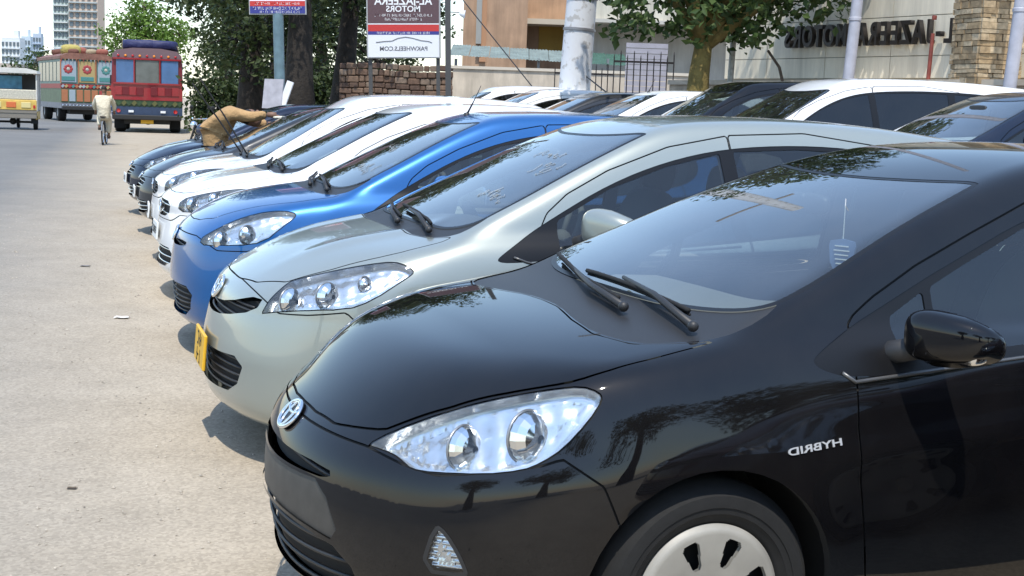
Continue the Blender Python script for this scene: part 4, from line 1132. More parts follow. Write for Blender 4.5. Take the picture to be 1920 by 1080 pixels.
# long estate of the back row
def estate_spec():
    s = vitz_spec(); s.update(L=4.55, H=1.60, wheels=(.9, 3.6),
        tail=[(.2,4.47),(.45,4.55),(.7,4.54),(.95,4.50),(1.1,4.47)], wplan=[(-.05,.75),(.2,.785),(.5,.82),(.86,.842),(1.4,.842),(2.4,.845),(3.8,.84),(4.5,.77)],
        hood=[(-.05,.68),(.05,.745),(.2,.825),(.45,.905),(.75,.965),(1.0,1.005),(1.3,1.02),(2.0,1.02),(3.2,1.06),(4.5,1.08)],
        roof=[(1.4,1.48),(1.76,1.545),(2.1,1.58),(2.6,1.598),(3.4,1.59),(4.3,1.53)], screen=[(.6,.80),(.86,.985),(1.2,1.18),(1.5,1.35),(1.76,1.49),(2.1,1.66)],
        hatch=[(.9,4.5),(1.05,4.46),(1.2,4.41),(1.4,4.32),(1.6,4.18)], zbelt=.92, tumble=.24)
    return s
ESTATE = dict(VITZ); ESTATE.update(zsill=1.04,
    ws=[(.85,0),(.855,.25),(.873,.45),(.925,.59),(1.01,.672),(1.1,.668),(1.25,.65),(1.5,.60),(1.74,.56),(1.76,.54),(1.71,.38),(1.67,.2),(1.66,0)],
    dlo=[(1.04,.90),(1.10,.95),(1.33,1.09),(1.6,1.265),(1.88,1.385),(2.18,1.445),(2.7,1.475),(3.3,1.47),(3.8,1.44),(4.12,1.36),(4.2,1.25),(4.1,1.12),(3.4,1.03),(2.2,.985),(1.6,.94),(1.2,.905)],
    glass=[[(1.335,.935),(1.345,1.08),(1.6,1.243),(1.88,1.363),(2.15,1.42),(2.17,.998)],[(2.24,1.0),(2.22,1.43),(2.7,1.452),(3.05,1.45),(3.03,1.03)],[(3.10,1.035),(3.13,1.45),(3.75,1.42),(4.07,1.34),(4.14,1.25),(4.03,1.14)]],
    doors=[(n, [(x if x < 2.4 else x + .2, z + (.09 if z > 1.0 else .02 if z > .8 else 0)) for x, z in P]) for n, P in VITZ['doors']],
    rw=[(1.1,0),(1.1,.5),(1.15,.58),(1.42,.52),(1.48,.45),(1.5,0)], tail_lamp=[(4.3,.8),(4.33,1.15),(4.4,1.2),(4.7,1.15),(4.7,.8)],
    plate=(.41,.34,.155,'plate_white',[]), extra=[marker(9, [(1.15,-.3,.3,9)])])
# ------------------------------------------------------------------ the place: street, forecourt, walls, buildings
def at(px, py, Y):
    """world point seen at a pixel of the 1920 x 1080 photograph at distance Y"""
    a, b = px - 960, py - 540; c, s = math.cos(_r), math.sin(_r)
    u, v = (a*c + b*s) / 2500, (-a*s + b*c) / 2500
    c, s = math.cos(_p), math.sin(_p)
    d = Vector((u, c - s*v, -s - c*v)); return Vector((0, 0, 1.5)) + d * (Y / d.y)
ROW = Vector((-.31, .951, 0)); ACR = Vector((.951, .31, 0)); NOSE = Vector((-.587, 3.622, 0))
def lot(t, a, z=0): p = NOSE + ROW*t + ACR*a; return Vector((p.x, p.y, z))

def ground_mat(name, dusty):
    m = mat(name, (.3, .28, .25), .93, spec=.25)
    nt = m.node_tree; b = nt.nodes['Principled BSDF']; N = nt.nodes.new; K = nt.links.new
    tc = N('ShaderNodeTexCoord')
    def noise(sc, det=6, rough=.6):
        t = N('ShaderNodeTexNoise'); t.inputs['Scale'].default_value = sc; t.inputs['Detail'].default_value = det; t.inputs['Roughness'].default_value = rough
        K(tc.outputs['Object'], t.inputs['Vector']); return t
    def ramp(src, a, b_, lo, hi):
        r = N('ShaderNodeMapRange'); r.inputs[1].default_value = a; r.inputs[2].default_value = b_; r.inputs[3].default_value = lo; r.inputs[4].default_value = hi; K(src, r.inputs[0]); return r.outputs[0]
    def mix(f, A, B):
        x = N('ShaderNodeMix'); x.data_type = 'RGBA'
        K(f, x.inputs[0])
        for i, q in ((6, A), (7, B)):
            if isinstance(q, tuple): x.inputs[i].default_value = (*q, 1)
            else: K(q, x.inputs[i])
        return x.outputs[2]
    # how far from the parked row: dust lies thick by the kerb, worn asphalt shows out on the carriageway
    sep = N('ShaderNodeSeparateXYZ'); K(tc.outputs['Object'], sep.inputs[0])
    d = N('ShaderNodeVectorMath'); d.operation = 'DOT_PRODUCT'; d.inputs[1].default_value = tuple(ACR - ROW*.03); K(tc.outputs['Object'], d.inputs[0])
    big = noise(.45, 8, .65)
    ad = N('ShaderNodeMath'); ad.operation = 'MULTIPLY_ADD'; ad.inputs[1].default_value = 1.2; K(big.outputs['Fac'], ad.inputs[0]); K(d.outputs['Value'], ad.inputs[2])
    dust = ramp(ad.outputs[0], -1.5, .75, 0, 1) if dusty else ramp(big.outputs['Fac'], .4, .7, .15, .5)
    asph = mix(ramp(noise(.25, 5).outputs['Fac'], .35, .7, 0, 1), (.150, .148, .143), (.19, .185, .175))
    sand = mix(ramp(noise(1.3, 8, .7).outputs['Fac'], .3, .72, 0, 1), (.365, .308, .232), (.42, .358, .275))
    col = mix(dust, asph, sand)
    # aggregate: light and dark chips
    v = N('ShaderNodeTexVoronoi'); v.inputs['Scale'].default_value = 85; K(tc.outputs['Object'], v.inputs['Vector'])
    chip = ramp(v.outputs['Color'], 0, 1, .80, 1.20)
    f2 = noise(55, 9, .75); g2 = ramp(f2.outputs['Fac'], .3, .7, .90, 1.10)
    mu = N('ShaderNodeMath'); mu.operation = 'MULTIPLY'; K(chip, mu.inputs[0]); K(g2, mu.inputs[1])
    pat = noise(2.6, 10, .75); g3 = ramp(pat.outputs['Fac'], .35, .68, .94, 1.05)
    mu2 = N('ShaderNodeMath'); mu2.operation = 'MULTIPLY'; K(mu.outputs[0], mu2.inputs[0]); K(g3, mu2.inputs[1])
    x = N('ShaderNodeMix'); x.data_type = 'RGBA'; x.blend_type = 'MULTIPLY'; x.inputs[0].default_value = 1; K(col, x.inputs[6]); K(mu2.outputs[0], x.inputs[7])
    # oil stains
    st = noise(.9, 3); so = ramp(st.outputs['Fac'], .68, .80, 0, .22)
    fin = mix(so, x.outputs[2], (.11, .105, .10)); K(fin, b.inputs['Base Color'])
    bp_ = N('ShaderNodeBump'); bp_.inputs['Strength'].default_value = .55; bp_.inputs['Distance'].default_value = .006
    K(f2.outputs['Fac'], bp_.inputs['Height']); K(bp_.outputs[0], b.inputs['Normal'])
    return m
g = MB().add([(-1500, -200, -.004), (1500, -200, -.004), (1500, 2600, -.004), (-1500, 2600, -.004)], [(0, 1, 2, 3)])
tag(g.build('ground', ground_mat('ground_earth', True)), kind='structure')
# carriageway with a slightly uneven dusty edge
L = [lot(t, -15 + .0*t, 0) for t in (-14, 900)]; Rr = [lot(t, .9 + .15*math.sin(t*.7) + .1*math.sin(t*2.1+1), 0) for t in [-14 + k*1.0 for k in range(90)]] + [lot(900, .9)]
tag(MB().add([tuple(p) for p in L[:1] + Rr + L[1:]], [tuple(range(len(Rr)+2))]).build('road', ground_mat('road_asphalt', True)), kind='structure')

# loose grit on the asphalt
rnd = random.Random(3); q = MB()
for k in range(5200):
    t = rnd.uniform(-3.2, 14)**1.0; a = rnd.uniform(-4.2, .8) if t > -1 else rnd.uniform(-3.5, 0.2)
    p = lot(t, a); r = rnd.choice((.0022, .003, .0035, .0045, .006)) * rnd.uniform(.7, 1.3)
    if rnd.random() < .012: r *= 2.4
    an = rnd.uniform(0, 6.28); V = []
    for j in range(4): V.append((p.x + r*1.3*math.cos(an+j*1.57+rnd.uniform(-.4, .4)), p.y + r*1.3*math.sin(an+j*1.57), .002))
    V.append((p.x + rnd.uniform(-.3, .3)*r, p.y, .002 + r*1.1))
    q.add(V, [(0, 1, 4), (1, 2, 4), (2, 3, 4), (3, 0, 4)])
grit = q.build('loose_grit', mat('grit', (.38, .335, .27), .9, noise=(40, .5, 2))); tag(grit, 'small pale grit scattered over the dusty asphalt', 'grit', kind='stuff')
# scraps of litter on the road
def scrap(name, px, py, s, m, label, cat='litter'):
    d = at(px, py, 10) - Vector((0, 0, 1.5)); t = -1.5 / d.z; p = Vector((0, 0, 1.5)) + d*t
    n = 5; V = []; F = []
    for i in range(n):
        for j in range(n): V.append((p.x + (i/(n-1)-.5)*s*1.6 + .1*s*math.sin(j*2.1), p.y + (j/(n-1)-.5)*s, .004 + s*.16*abs(math.sin(i*1.9+j*1.3))))
    for i in range(n-1):
        for j in range(n-1): F.append((i*n+j, (i+1)*n+j, (i+1)*n+j+1, i*n+j+1))
    tag(MB().add(V, F).build(name, m), label, cat)
scrap('paper_scrap', 228, 597, .06, mat('paper', (.72, .70, .66), .8), 'crumpled white paper scrap lying on the road')
scrap('dry_leaf', 135, 917, .022, mat('dry_leaf', (.10, .075, .05), .8), 'small dark dry leaf on the pale road near the camera')
scrap('flat_wrapper', 160, 500, .05, mat('wrapper', (.17, .16, .15), .7), 'flat grey wrapper lying out on the road')

# raised forecourt under the back row
FZ = .34
A, B = [lot(-3, 4.75), lot(60, 4.75)], [lot(60, 30), lot(-3, 30)]
P = A + B
fc = MB().add([(p.x, p.y, FZ) for p in P] + [(p.x, p.y, 0) for p in P], [(0, 3, 2, 1), (0, 1, 5, 4), (1, 2, 6, 5), (2, 3, 7, 6), (3, 0, 4, 7)])
tag(fc.build('forecourt', mat('forecourt_concrete', (.27, .255, .235), .9, noise=(1.5, .18, 8), bump=(60, .3, .004))), kind='structure')

# ---- letter building on its podium
WD = (at(1490, 77, 23.0) - at(1790, 62, 20)); WD.z = 0; WD.normalize()      # along the wall, away from the camera
WN = Vector((-WD.y, WD.x, 0)); WN = WN if WN.x < 0 else -WN                  # out of the wall, towards the road
def wallpt(s, out=0, z=0):
    o = at(1790, 62, 20); return Vector((o.x, o.y, 0)) + WD*s + WN*out + Vector((0, 0, z))
def wall_box(q, s0, s1, o0, o1, z0, z1):
    P = [wallpt(s0, o0), wallpt(s1, o0), wallpt(s1, o1), wallpt(s0, o1)]
    q.add([(p.x, p.y, z0) for p in P] + [(p.x, p.y, z1) for p in P], [(3, 2, 1, 0), (4, 5, 6, 7), (0, 1, 5, 4), (1, 2, 6, 5), (2, 3, 7, 6), (3, 0, 4, 7)]); return q
cream = mat('cream_cladding', (.78, .72, .59), .75, noise=(1.2, .1, 7))
show = empty('showroom_building', tuple(wallpt(3, -3))); tag(show, 'cream showroom building with raised dark sign letters on its front wall', 'building')
def child(q, name, m, parent, smooth=False):
    """mesh given in world coordinates, parented to a thing that may be moved"""
    o = q.build(name, m, parent, smooth); o.matrix_parent_inverse = Matrix.Translation(parent.location).inverted() if parent.rotation_euler.z == 0 else (Matrix.Translation(parent.location) @ Matrix.Rotation(parent.rotation_euler.z, 4, 'Z')).inverted()
    return o
child(wall_box(MB(), -6, 5.3, -7, -.03, 1.6, 5.2), 'wall', mat('cream_joint', (.30, .28, .23), .9), show)
zs = [2.16, 2.50, 3.10, 3.7, 4.3, 5.2]
for i in range(len(zs)-1):
    s = -6.0
    while s < 5.3:
        e = min(5.3, s + 1.45)
        child(wall_box(MB(), s+.006, e-.006, -.03, 0, zs[i]+.006, zs[i+1]-.006), 'cladding_panel', cream, show); s = e
child(wall_box(MB(), -6, 5.5, -7.1, .12, 5.2, 5.42), 'parapet', mat('parapet', (.5, .46, .4), .8), show)
letter_m = mat('sign_letter', (.035, .03, .028), .4, .3)
body = 'AL-JAZEERA MOTORS'
# letters spaced along the wall from the near end (hidden first letter) to the far end
adv = dict(zip("AL-JZERMOTS ", (.37, .33, .20, .30, .33, .32, .35, .44, .39, .33, .31, .22)))
s = -.36
for ch in body:
    w = adv[ch] * .70
    if ch != ' ':
        me = text_mesh('sign_letter', ch, .52, .045, bold=.012)
        xs = [v.co.x for v in me.vertices]; zs_ = [v.co.z for v in me.vertices]; cx = (min(xs)+max(xs))/2; cz = min(zs_) if ch not in '-' else 0
        k = .36 / (max(zs_)-min(zs_)) if ch != '-' else 1.0
        for v in me.vertices:
            X = (v.co.x - cx) * .62; Z = (v.co.z - cz) * k + (0 if ch != '-' else .18)
            p = wallpt(s + w/2, .085 + (-v.co.y)); p = p - WD * X
            v.co = (p.x, p.y, 2.67 + Z)
        o = obj('sign_letter', me, letter_m, show); o.matrix_parent_inverse = Matrix.Translation(show.location).inverted()
    s += w
# podium in front of it
pod = empty('retaining_wall', tuple(wallpt(0, 1.0))); tag(pod, 'low beige retaining wall with a stone coping below the sign letters', 'wall')
child(wall_box(MB(), -6, 5.6, .6, 1.0, FZ, 2.02), 'wall', mat('plaster_beige', (.45, .38, .30), .85, noise=(3, .2, 7)), pod)
child(wall_box(MB(), -6, 5.6, -.05, 1.05, 2.02, 2.10), 'coping', mat('coping', (.50, .43, .34), .8, noise=(6, .15)), pod)
# stone pillar: split stones laid in courses
pil = empty('stone_pillar', tuple(at(1845, 160, 18.6))); pil.location.z = FZ; tag(pil, 'rough tan split-stone pillar at the end of the sign wall', 'pillar')
c0 = at(1845, 160, 18.6); rnd = random.Random(11); PW = .70
def pil_box(u0, u1, v0, v1, z0, z1, j=0):
    P = []
    for (u, v) in ((u0, v0), (u1, v0), (u1, v1), (u0, v1)):
        P.append(Vector((c0.x, c0.y, 0)) + Vector((.955, .295, 0))*(u + rnd.uniform(-j, j)) + Vector((-.295, .955, 0))*(v + rnd.uniform(-j, j)))
    return MB().add([(p.x, p.y, z0 + rnd.uniform(-j, j)*.4) for p in P] + [(p.x, p.y, z1 + rnd.uniform(-j, j)*.4) for p in P], [(3, 2, 1, 0), (4, 5, 6, 7), (0, 1, 5, 4), (1, 2, 6, 5), (2, 3, 7, 6), (3, 0, 4, 7)])
child(pil_box(-PW/2+.03, PW/2-.03, -.3, .3, FZ, 4.6), 'core', mat('mortar', (.20, .16, .11), .95), pil)
stone_ms = [mat('stone_%d' % k, c, .9, noise=(14, .35, 6), bump=(30, .6, .01)) for k, c in enumerate([(.42, .32, .20), (.36, .26, .15), (.48, .38, .25), (.30, .22, .13)])]
z = 1.7
while z < 4.5:
    hh = rnd.uniform(.055, .10)
    u = -PW/2
    while u < PW/2 - .04:
        w = min(rnd.uniform(.12, .30), PW/2 - u)
        pr = rnd.uniform(.0, .035)
        child(pil_box(u+.005, u+w-.005, -.31-pr, -.26, z+.004, z+hh-.004, .007), 'stone', rnd.choice(stone_ms), pil); u += w
    v = -.3
    while v < .28:
        w = min(rnd.uniform(.12, .28), .3 - v); pr = rnd.uniform(.0, .03)
        child(pil_box(-PW/2-.0-pr, -PW/2+.04, v+.005, v+w-.005, z+.004, z+hh-.004, .007), 'stone', rnd.choice(stone_ms), pil); v += w
    z += hh

for k_ in ('cream_cladding', 'plaster_beige'): streaks(MATS[k_])
# ---- painted steel poles, red post, leaning stick
def pole(name, px, Y, r, z1, m, label, lean=0, py=170):
    p = at(px, py, Y); o = empty(name, (p.x, p.y, FZ)); tag(o, label, 'pole')
    q = MB().tube([(lean*(0-p.z+FZ), 0, 0), (0, 0, p.z-FZ), (lean*(z1-p.z), 0, z1-FZ)], [r*1.02, r, r*.92], 16); q.build('shaft', m, o, True)
    f = MB().lathe([(r*1.9, 0), (r*1.9, .03), (r*1.1, .05), (r*1.05, .12)], 16); f.build('foot_flange', m, o, True)
    for zz in (2.6, 3.4): MB().lathe([(r*1.01, zz), (r*1.1, zz+.01), (r*1.1, zz+.05), (r*1.01, zz+.06)], 16, Matrix.Translation((lean*(zz+FZ-p.z), 0, 0))).build('collar', m, o, True)
steel = mat('pole_paint', (.42, .42, .47), .5, noise=(8, .15))
pole('steel_pole', 1892, 17.5, .085, 9, steel, 'pale lilac grey steel pole at the right edge by the stone pillar', .055)
pole('steel_pole', 1588, 20.0, .085, 9, steel, 'pale grey steel pole standing in front of the sign letters', .05)
pole('thin_post', 1738, 19.2, .03, 2.75, mat('post_red', (.22, .05, .035), .6, noise=(20, .3)), 'thin rusty red post in front of the sign wall', .03)
pole('thin_post', 1368, 22.0, .05, 6, mat('post_grey', (.40, .40, .36), .6, noise=(20, .3)), 'slim grey green post right of the tree trunk', .02)
a, b = at(1440, 95, 21.5), at(1478, 158, 21.2)
q = MB().tube([tuple(a), tuple((a+b)/2 + Vector((.02, 0, 0))), tuple(b + Vector((.35, -.02, -1.5)))], [.022, .025, .028], 8); tag(q.build('leaning_stick', mat('dark_wood', (.09, .065, .045), .8, noise=(20, .3)), None, True), 'dark wooden stick leaning below the tree crown', 'stick')

# concrete electricity pole with flaking whitewash
p = at(1070, 165, 24); cp = empty('concrete_pole', (p.x, p.y, FZ)); tag(cp, 'thick white concrete utility pole with flaking dark patches', 'pole')
m = mat('whitewash', (.62, .63, .64), .85, bump=(25, .4, .01)); nt = m.node_tree; b_ = nt.nodes['Principled BSDF']
tc = nt.nodes.new('ShaderNodeTexCoord'); t = nt.nodes.new('ShaderNodeTexNoise'); t.inputs['Scale'].default_value = 7; t.inputs['Detail'].default_value = 8
r = nt.nodes.new('ShaderNodeValToRGB'); r.color_ramp.elements[0].position = .56; r.color_ramp.elements[0].color = (.62, .63, .65, 1); r.color_ramp.elements[1].position = .62; r.color_ramp.elements[1].color = (.44, .43, .42, 1)
nt.links.new(tc.outputs['Object'], t.inputs['Vector']); nt.links.new(t.outputs['Fac'], r.inputs[0]); nt.links.new(r.outputs[0], b_.inputs['Base Color'])
MB().lathe([(.30, 0), (.275, 2), (.25, 5), (.2, 11)], 20, Matrix.Rotation(R_(2.5), 4, 'Y')).build('shaft', m, cp, True)
for zz in (2.55, 3.1): MB().lathe([(.268, zz), (.29, zz+.01), (.29, zz+.05), (.265, zz+.06)], 20, Matrix.Rotation(R_(2.5), 4, 'Y')).build('steel_band', mat('band', (.25, .25, .26), .5, .5), cp, True)
q = MB()
q.box((0, 0, 9.3), (2.2, .1, .12)); q.build('crossarm', mat('crossarm', (.3, .28, .26), .7), cp)
# guy wires
for (x0, y0, Y0, x1, y1, Y1, nm) in ((868, 0, 30, 1000, 165, 27, 'dark guy wire slanting down in front of the terracotta wall'), (1095, 140, 24, 1152, 185, 22, 'short slanting wire by the iron fence')):
    q = MB().tube([tuple(at(x0, y0, Y0)), tuple(at(x1, y1, Y1))], .012, 6); tag(q.build('guy_wire', mat('wire', (.02, .02, .02), .6)), nm, 'wire')

# ---- terracotta house and cream house behind
def blk(px0, px1, Y, py0, py1, depth, name, m, parent, zfix=None):
    """upright block whose front, square to the view, spans the given picture columns at distance Y"""
    a, b = at(px0, (py0+py1)/2, Y), at(px1, (py0+py1)/2, Y); z1, z0 = at((px0+px1)/2, py0, Y).z, at((px0+px1)/2, py1, Y).z
    if zfix: z0, z1 = zfix[0] if zfix[0] is not None else z0, zfix[1] if zfix[1] is not None else z1
    q = MB().box(((a.x+b.x)/2, Y+depth/2, (z0+z1)/2), (b.x-a.x, depth, z1-z0)); return child(q, name, m, parent)
terra = mat('terracotta_plaster', (.45, .295, .195), .85, noise=(2, .18, 8)); ochre = mat('ochre_plaster', (.42, .27, .06), .8, noise=(2, .15))
hs = empty('terracotta_house', tuple(at(950, 160, 44))); hs.location.z = 0; tag(hs, 'terracotta plastered house behind the concrete pole', 'building')
blk(868, 988, 42, 0, 130, 8, 'wall', terra, hs, (0, 7.2)); blk(988, 1100, 44, 0, 130, 6, 'wall', terra, hs, (0, 7.2))
blk(900, 912, 41.9, 0, 100, .1, 'pilaster', mat('terracotta_light', (.47, .26, .15), .85), hs, (2.9, 7.2))
blk(985, 1100, 42.8, 36, 46, 1.2, 'ledge', mat('ledge_cream', (.58, .52, .43), .8), hs); blk(1010, 1100, 43.95, 50, 98, .05, 'ochre_panel', ochre, hs)
blk(893, 903, 41.7, 0, 82, .3, 'downpipe_box', mat('grey_box', (.33, .33, .31), .7), hs, (None, 7.2))
ch_ = empty('cream_house', tuple(at(1190, 160, 40))); ch_.location.z = 0; tag(ch_, 'cream house with an overhanging upper floor behind the tree', 'building')
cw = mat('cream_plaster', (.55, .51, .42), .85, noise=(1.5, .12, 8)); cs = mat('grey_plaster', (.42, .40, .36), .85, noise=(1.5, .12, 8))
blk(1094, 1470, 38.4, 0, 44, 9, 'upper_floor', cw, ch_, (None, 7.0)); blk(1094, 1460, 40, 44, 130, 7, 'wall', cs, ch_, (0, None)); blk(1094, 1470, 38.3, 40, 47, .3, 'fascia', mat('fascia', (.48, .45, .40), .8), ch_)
for k_ in ('terracotta_plaster', 'cream_plaster', 'grey_plaster'): streaks(MATS[k_], .70, 1.06, 1.4, .16)
# awning of corrugated sheets
aw = empty('tin_awning', tuple(at(1000, 110, 36))); aw.location.z = 0; tag(aw, 'grey green corrugated tin awning in front of the houses', 'awning')
for k in range(9):
    x0 = 848 + k*36; a, b = at(x0, 94 + k*2.2, 38), at(x0+35, 94 + (k+1)*2.2, 38); n = 12; V = []; F = []
    for i in range(n+1):
        x = a.x + (b.x-a.x)*i/n; zz = a.z + .02*(i % 2)
        V += [(x, 38.3, zz+.16), (x, 36.2, zz-.22)]
    for i in range(n): F.append((2*i, 2*i+1, 2*i+3, 2*i+2))
    child(MB().add(V, F), 'tin_sheet', mat('tin_green' if k > 5 else 'tin_grey', (.05, .12, .09) if k > 5 else (.20, .25, .235), .6, noise=(4, .3)), aw)
for x0 in (855, 1010, 1140):
    a = at(x0, 110, 36.4); child(MB().tube([(a.x, 36.4, FZ), (a.x, 36.4, a.z)], .04, 8), 'post', mat('band', (.25, .25, .26), .5, .5), aw)
# low cream wall and iron railing
lw = empty('boundary_wall', tuple(at(950, 150, 33))); lw.location.z = FZ; tag(lw, 'low cream boundary wall behind the back row of cars', 'wall')
blk(848, 1300, 33, 132, 190, .25, 'wall', mat('wall_cream', (.58, .50, .40), .85, noise=(2, .15, 8)), lw, (0, 2.42)); blk(845, 1302, 32.96, 128, 134, .33, 'coping', mat('ledge_cream', (.58, .52, .43), .8), lw, (2.42, 2.49))
ir = mat('iron', (.035, .03, .03), .55, .4, noise=(30, .3))
for (p0, p1, Y, top, nm, n) in ((1040, 1150, 30, 128, 'black iron railing with spikes beside the concrete pole', 11), (1150, 1262, 27, 105, 'tall dark iron gate left of the tree trunk', 10)):
    fz = empty('iron_railing' if n == 11 else 'iron_gate', tuple(at((p0+p1)/2, 170, Y))); fz.location.z = FZ; tag(fz, nm, 'railing' if n == 11 else 'gate')
    zt = at((p0+p1)/2, top, Y).z
    for k in range(n):
        a = at(p0 + (p1-p0)*k/(n-1), 150, Y); h_ = zt + (.10 if k % 2 else .02)
        child(MB().tube([(a.x, Y, FZ), (a.x, Y, h_-.06), (a.x, Y, h_)], [.013, .013, .003], 6), 'bar', ir, fz)
    a, b = at(p0, 150, Y), at(p1, 150, Y)
    for zz in (zt-.12, zt-.75, FZ+.2): child(MB().box(((a.x+b.x)/2, Y+.02, zz), (b.x-a.x, .03, .04)), 'rail', ir, fz)
# white shuttered gate panel behind the gate
gp = empty('roller_door', tuple(at(1200, 140, 29))); gp.location.z = FZ; tag(gp, 'pale lilac slatted door behind the iron gate', 'door')
a, b = at(1172, 140, 29), at(1250, 140, 29); zz = FZ
while zz < 2.95:
    child(MB().box(((a.x+b.x)/2, 29, zz+.055), (b.x-a.x, .04, .10)), 'slat', mat('slat_lilac', (.38, .37, .42), .6, noise=(6, .1)), gp); zz += .115

streaks(MATS['wall_cream'], .70, 1.05, 1.6, .3)
# ---- rubble wall below the hoarding
rw = empty('rubble_wall', tuple(at(745, 160, 33))); rw.location.z = 0; tag(rw, 'rough brown rubble stone wall under the hoarding', 'wall')
a, b = at(636, 150, 33), at(850, 150, 33); rnd = random.Random(5)
child(MB().box(((a.x+b.x)/2, 33.32, 1.15), (b.x-a.x, .5, 2.3)), 'core', mat('rubble_mortar', (.12, .08, .055), .95), rw)
rub = [mat('rubble_%d' % k, c, .9, noise=(10, .35, 6), bump=(25, .6, .012)) for k, c in enumerate([(.13, .08, .055), (.10, .062, .045), (.17, .11, .075), (.19, .14, .105)])]
z = .9
while z < 2.35:
    hh = rnd.uniform(.10, .17); x = a.x
    while x < b.x - .05:
        w = min(rnd.uniform(.13, .34), b.x - x); d = rnd.uniform(.05, .12)
        q = MB().box((x+w/2, 33.07-d/2+.03, z+hh/2 + .02*math.sin(x*3)), (w-.012, d+.06, hh-.012), Matrix.Rotation(rnd.uniform(-.06, .06), 3, 'Y'), .02); child(q, 'stone', rnd.choice(rub), rw); x += w
    z += hh

# ---- hoarding and sign boards (their lettering runs backwards, as in the photograph)
def board(name, px0, px1, py1, Y, h, label, cat='sign'):
    a, b = at(px0, py1, Y), at(px1, py1, Y); w = b.x - a.x
    o = empty(name, ((a.x+b.x)/2, Y, (a.z+b.z)/2)); o.rotation_euler = (0, -math.atan2(b.z-a.z, w), 0); tag(o, label, cat)
    return o, w
def sheet(o, name, x0, x1, z0, z1, y, m, d=.012):
    return MB().box(((x0+x1)/2, y, (z0+z1)/2), (x1-x0, d, z1-z0)).build(name, m, o)
def words(o, t, x, z, y, size, m, sx=1., depth=.002):
    me = text_mesh('lettering', t, size, depth, bold=size*.018)
    for v in me.vertices: v.co = (v.co.x*sx + x, v.co.y + y, v.co.z + z)
    return obj('lettering', me, m, o)
def fine(o, seed, w_, x, z, y, h_, m):
    q = blurred_line(seed, w_, h_); q.v = [(a+x, b+y, c+z) for a, b, c in q.v]; k = q.build('lettering', m, o); k['kind'] = 'stuff'; return k
wh = mat('sign_white', (.72, .73, .75), .5); mar = mat('sign_maroon', (.10, .055, .06), .5); rd = mat('sign_red', (.50, .035, .03), .45); bl = mat('sign_blue', (.035, .04, .22), .45); inkw = mat('ink_white', (.78, .78, .78), .6); inkg = mat('ink_grey', (.12, .12, .14), .6)
fr = mat('board_frame', (.40, .40, .40), .5, .3)
o, w = board('advertising_hoarding', 688, 826, 109, 29.5, 2.6, 'tall white and maroon dealer hoarding with mirrored lettering')
MB().box((0, .09, 1.25), (w, .14, 2.5)).build('case', fr, o)
hw = w/2 - .03
sheet(o, 'white_field', -hw, hw, .02, .50, .012, wh); sheet(o, 'blue_band', -hw, hw, .502, .575, .012, bl); sheet(o, 'red_band', -hw, hw, .577, .72, .012, rd); sheet(o, 'white_line', -hw, hw, .722, .745, .012, wh); sheet(o, 'maroon_field', -hw, hw, .747, 2.48, .012, mar)
words(o, 'AL-JAZEERA', 0, 1.22, .004, .24, inkw, .98); words(o, 'MOTORS', 0, 1.05, .004, .18, inkw, 1.02); fine(o, 11, 1.25, 0, .92, .004, .055, inkw); fine(o, 12, .80, 0, .835, .004, .055, inkw)
fine(o, 13, 1.15, 0, .54, .004, .05, inkw); words(o, 'PAKWHEELS.COM', 0, .20, .004, .13, inkg, 1.0)
q = MB().tube([(x, .002, z) for x, z in ((-.60, .34), (-.42, .36), (-.25, .37), (-.12, .43), (.05, .455), (.2, .43), (.38, .38), (.55, .36), (.62, .33))], .008, 6); q.build('car_outline', inkg, o)
for sx in (-1, 1): MB().box((sx*hw*.96, .13, -1.35), (.08, .08, 2.7)).build('leg', mat('board_post', (.06, .06, .06), .6), o)
MB().box((w/2+.16, .12, .6), (.12, .12, 7)).build('side_post', mat('board_post', (.06, .06, .06), .6), o)
MB().lathe([(.02, 0), (.05, .03), (.09, .12), (.085, .125), (.03, .05)], 16, Matrix.Translation((w/2+.42, -.1, .95)) @ Matrix.Rotation(R_(100), 4, 'Y')).build('flood_lamp', wh, o, True)
MB().tube([(w/2+.16, .12, 1.0), (w/2+.42, -.1, .97)], .015, 6).build('lamp_arm', fr, o)
o, w = board('street_sign', 467, 574, 27, 27, 1.2, 'blue and red striped sign board on a teal pole')
MB().box((0, .05, .7), (w, .08, 1.4)).build('case', fr, o); hw = w/2 - .02
sheet(o, 'blue_field', -hw, hw, .02, .16, .005, bl); sheet(o, 'red_field', -hw, hw, .162, .26, .005, rd); sheet(o, 'white_field', -hw, hw, .262, .30, .005, wh); sheet(o, 'dark_field', -hw, hw, .302, 1.38, .005, mar)
fine(o, 21, .98, 0, .12, -.003, .055, inkw); fine(o, 22, .8, .05, .05, -.003, .045, inkw); fine(o, 23, .9, 0, .21, -.003, .05, inkw)
MB().tube([(0, .06, -3.2), (0, .06, 0.02)], .105, 14).build('pole', mat('pole_teal', (.12, .19, .22), .5, noise=(6, .25)), o, True)
# placard leaning on the pole
a = at(512, 172, 25.5); o = empty('leaning_placard', (a.x, 25.5, 0), R_(-18)); tag(o, 'small white placard leaning against the teal pole', 'sign')
q = MB().box((0, 0, 1.62), (.40, .03, .56), Matrix.Rotation(R_(-10), 3, 'X')); q.build('panel', mat('placard_grey', (.34, .33, .36), .6, noise=(8, .2)), o)
q = MB().box((.26, .02, 1.6), (.14, .03, .55), Matrix.Rotation(R_(-10), 3, 'X') @ Matrix.Rotation(R_(16), 3, 'Y')); q.build('panel', mat('placard_white', (.66, .66, .68), .6, noise=(8, .1)), o)
for sx in (-.15, .15): MB().tube([(sx, .02, 0), (sx, 0, 1.4)], .02, 6).build('leg', mat('board_post', (.06, .06, .06), .6), o)

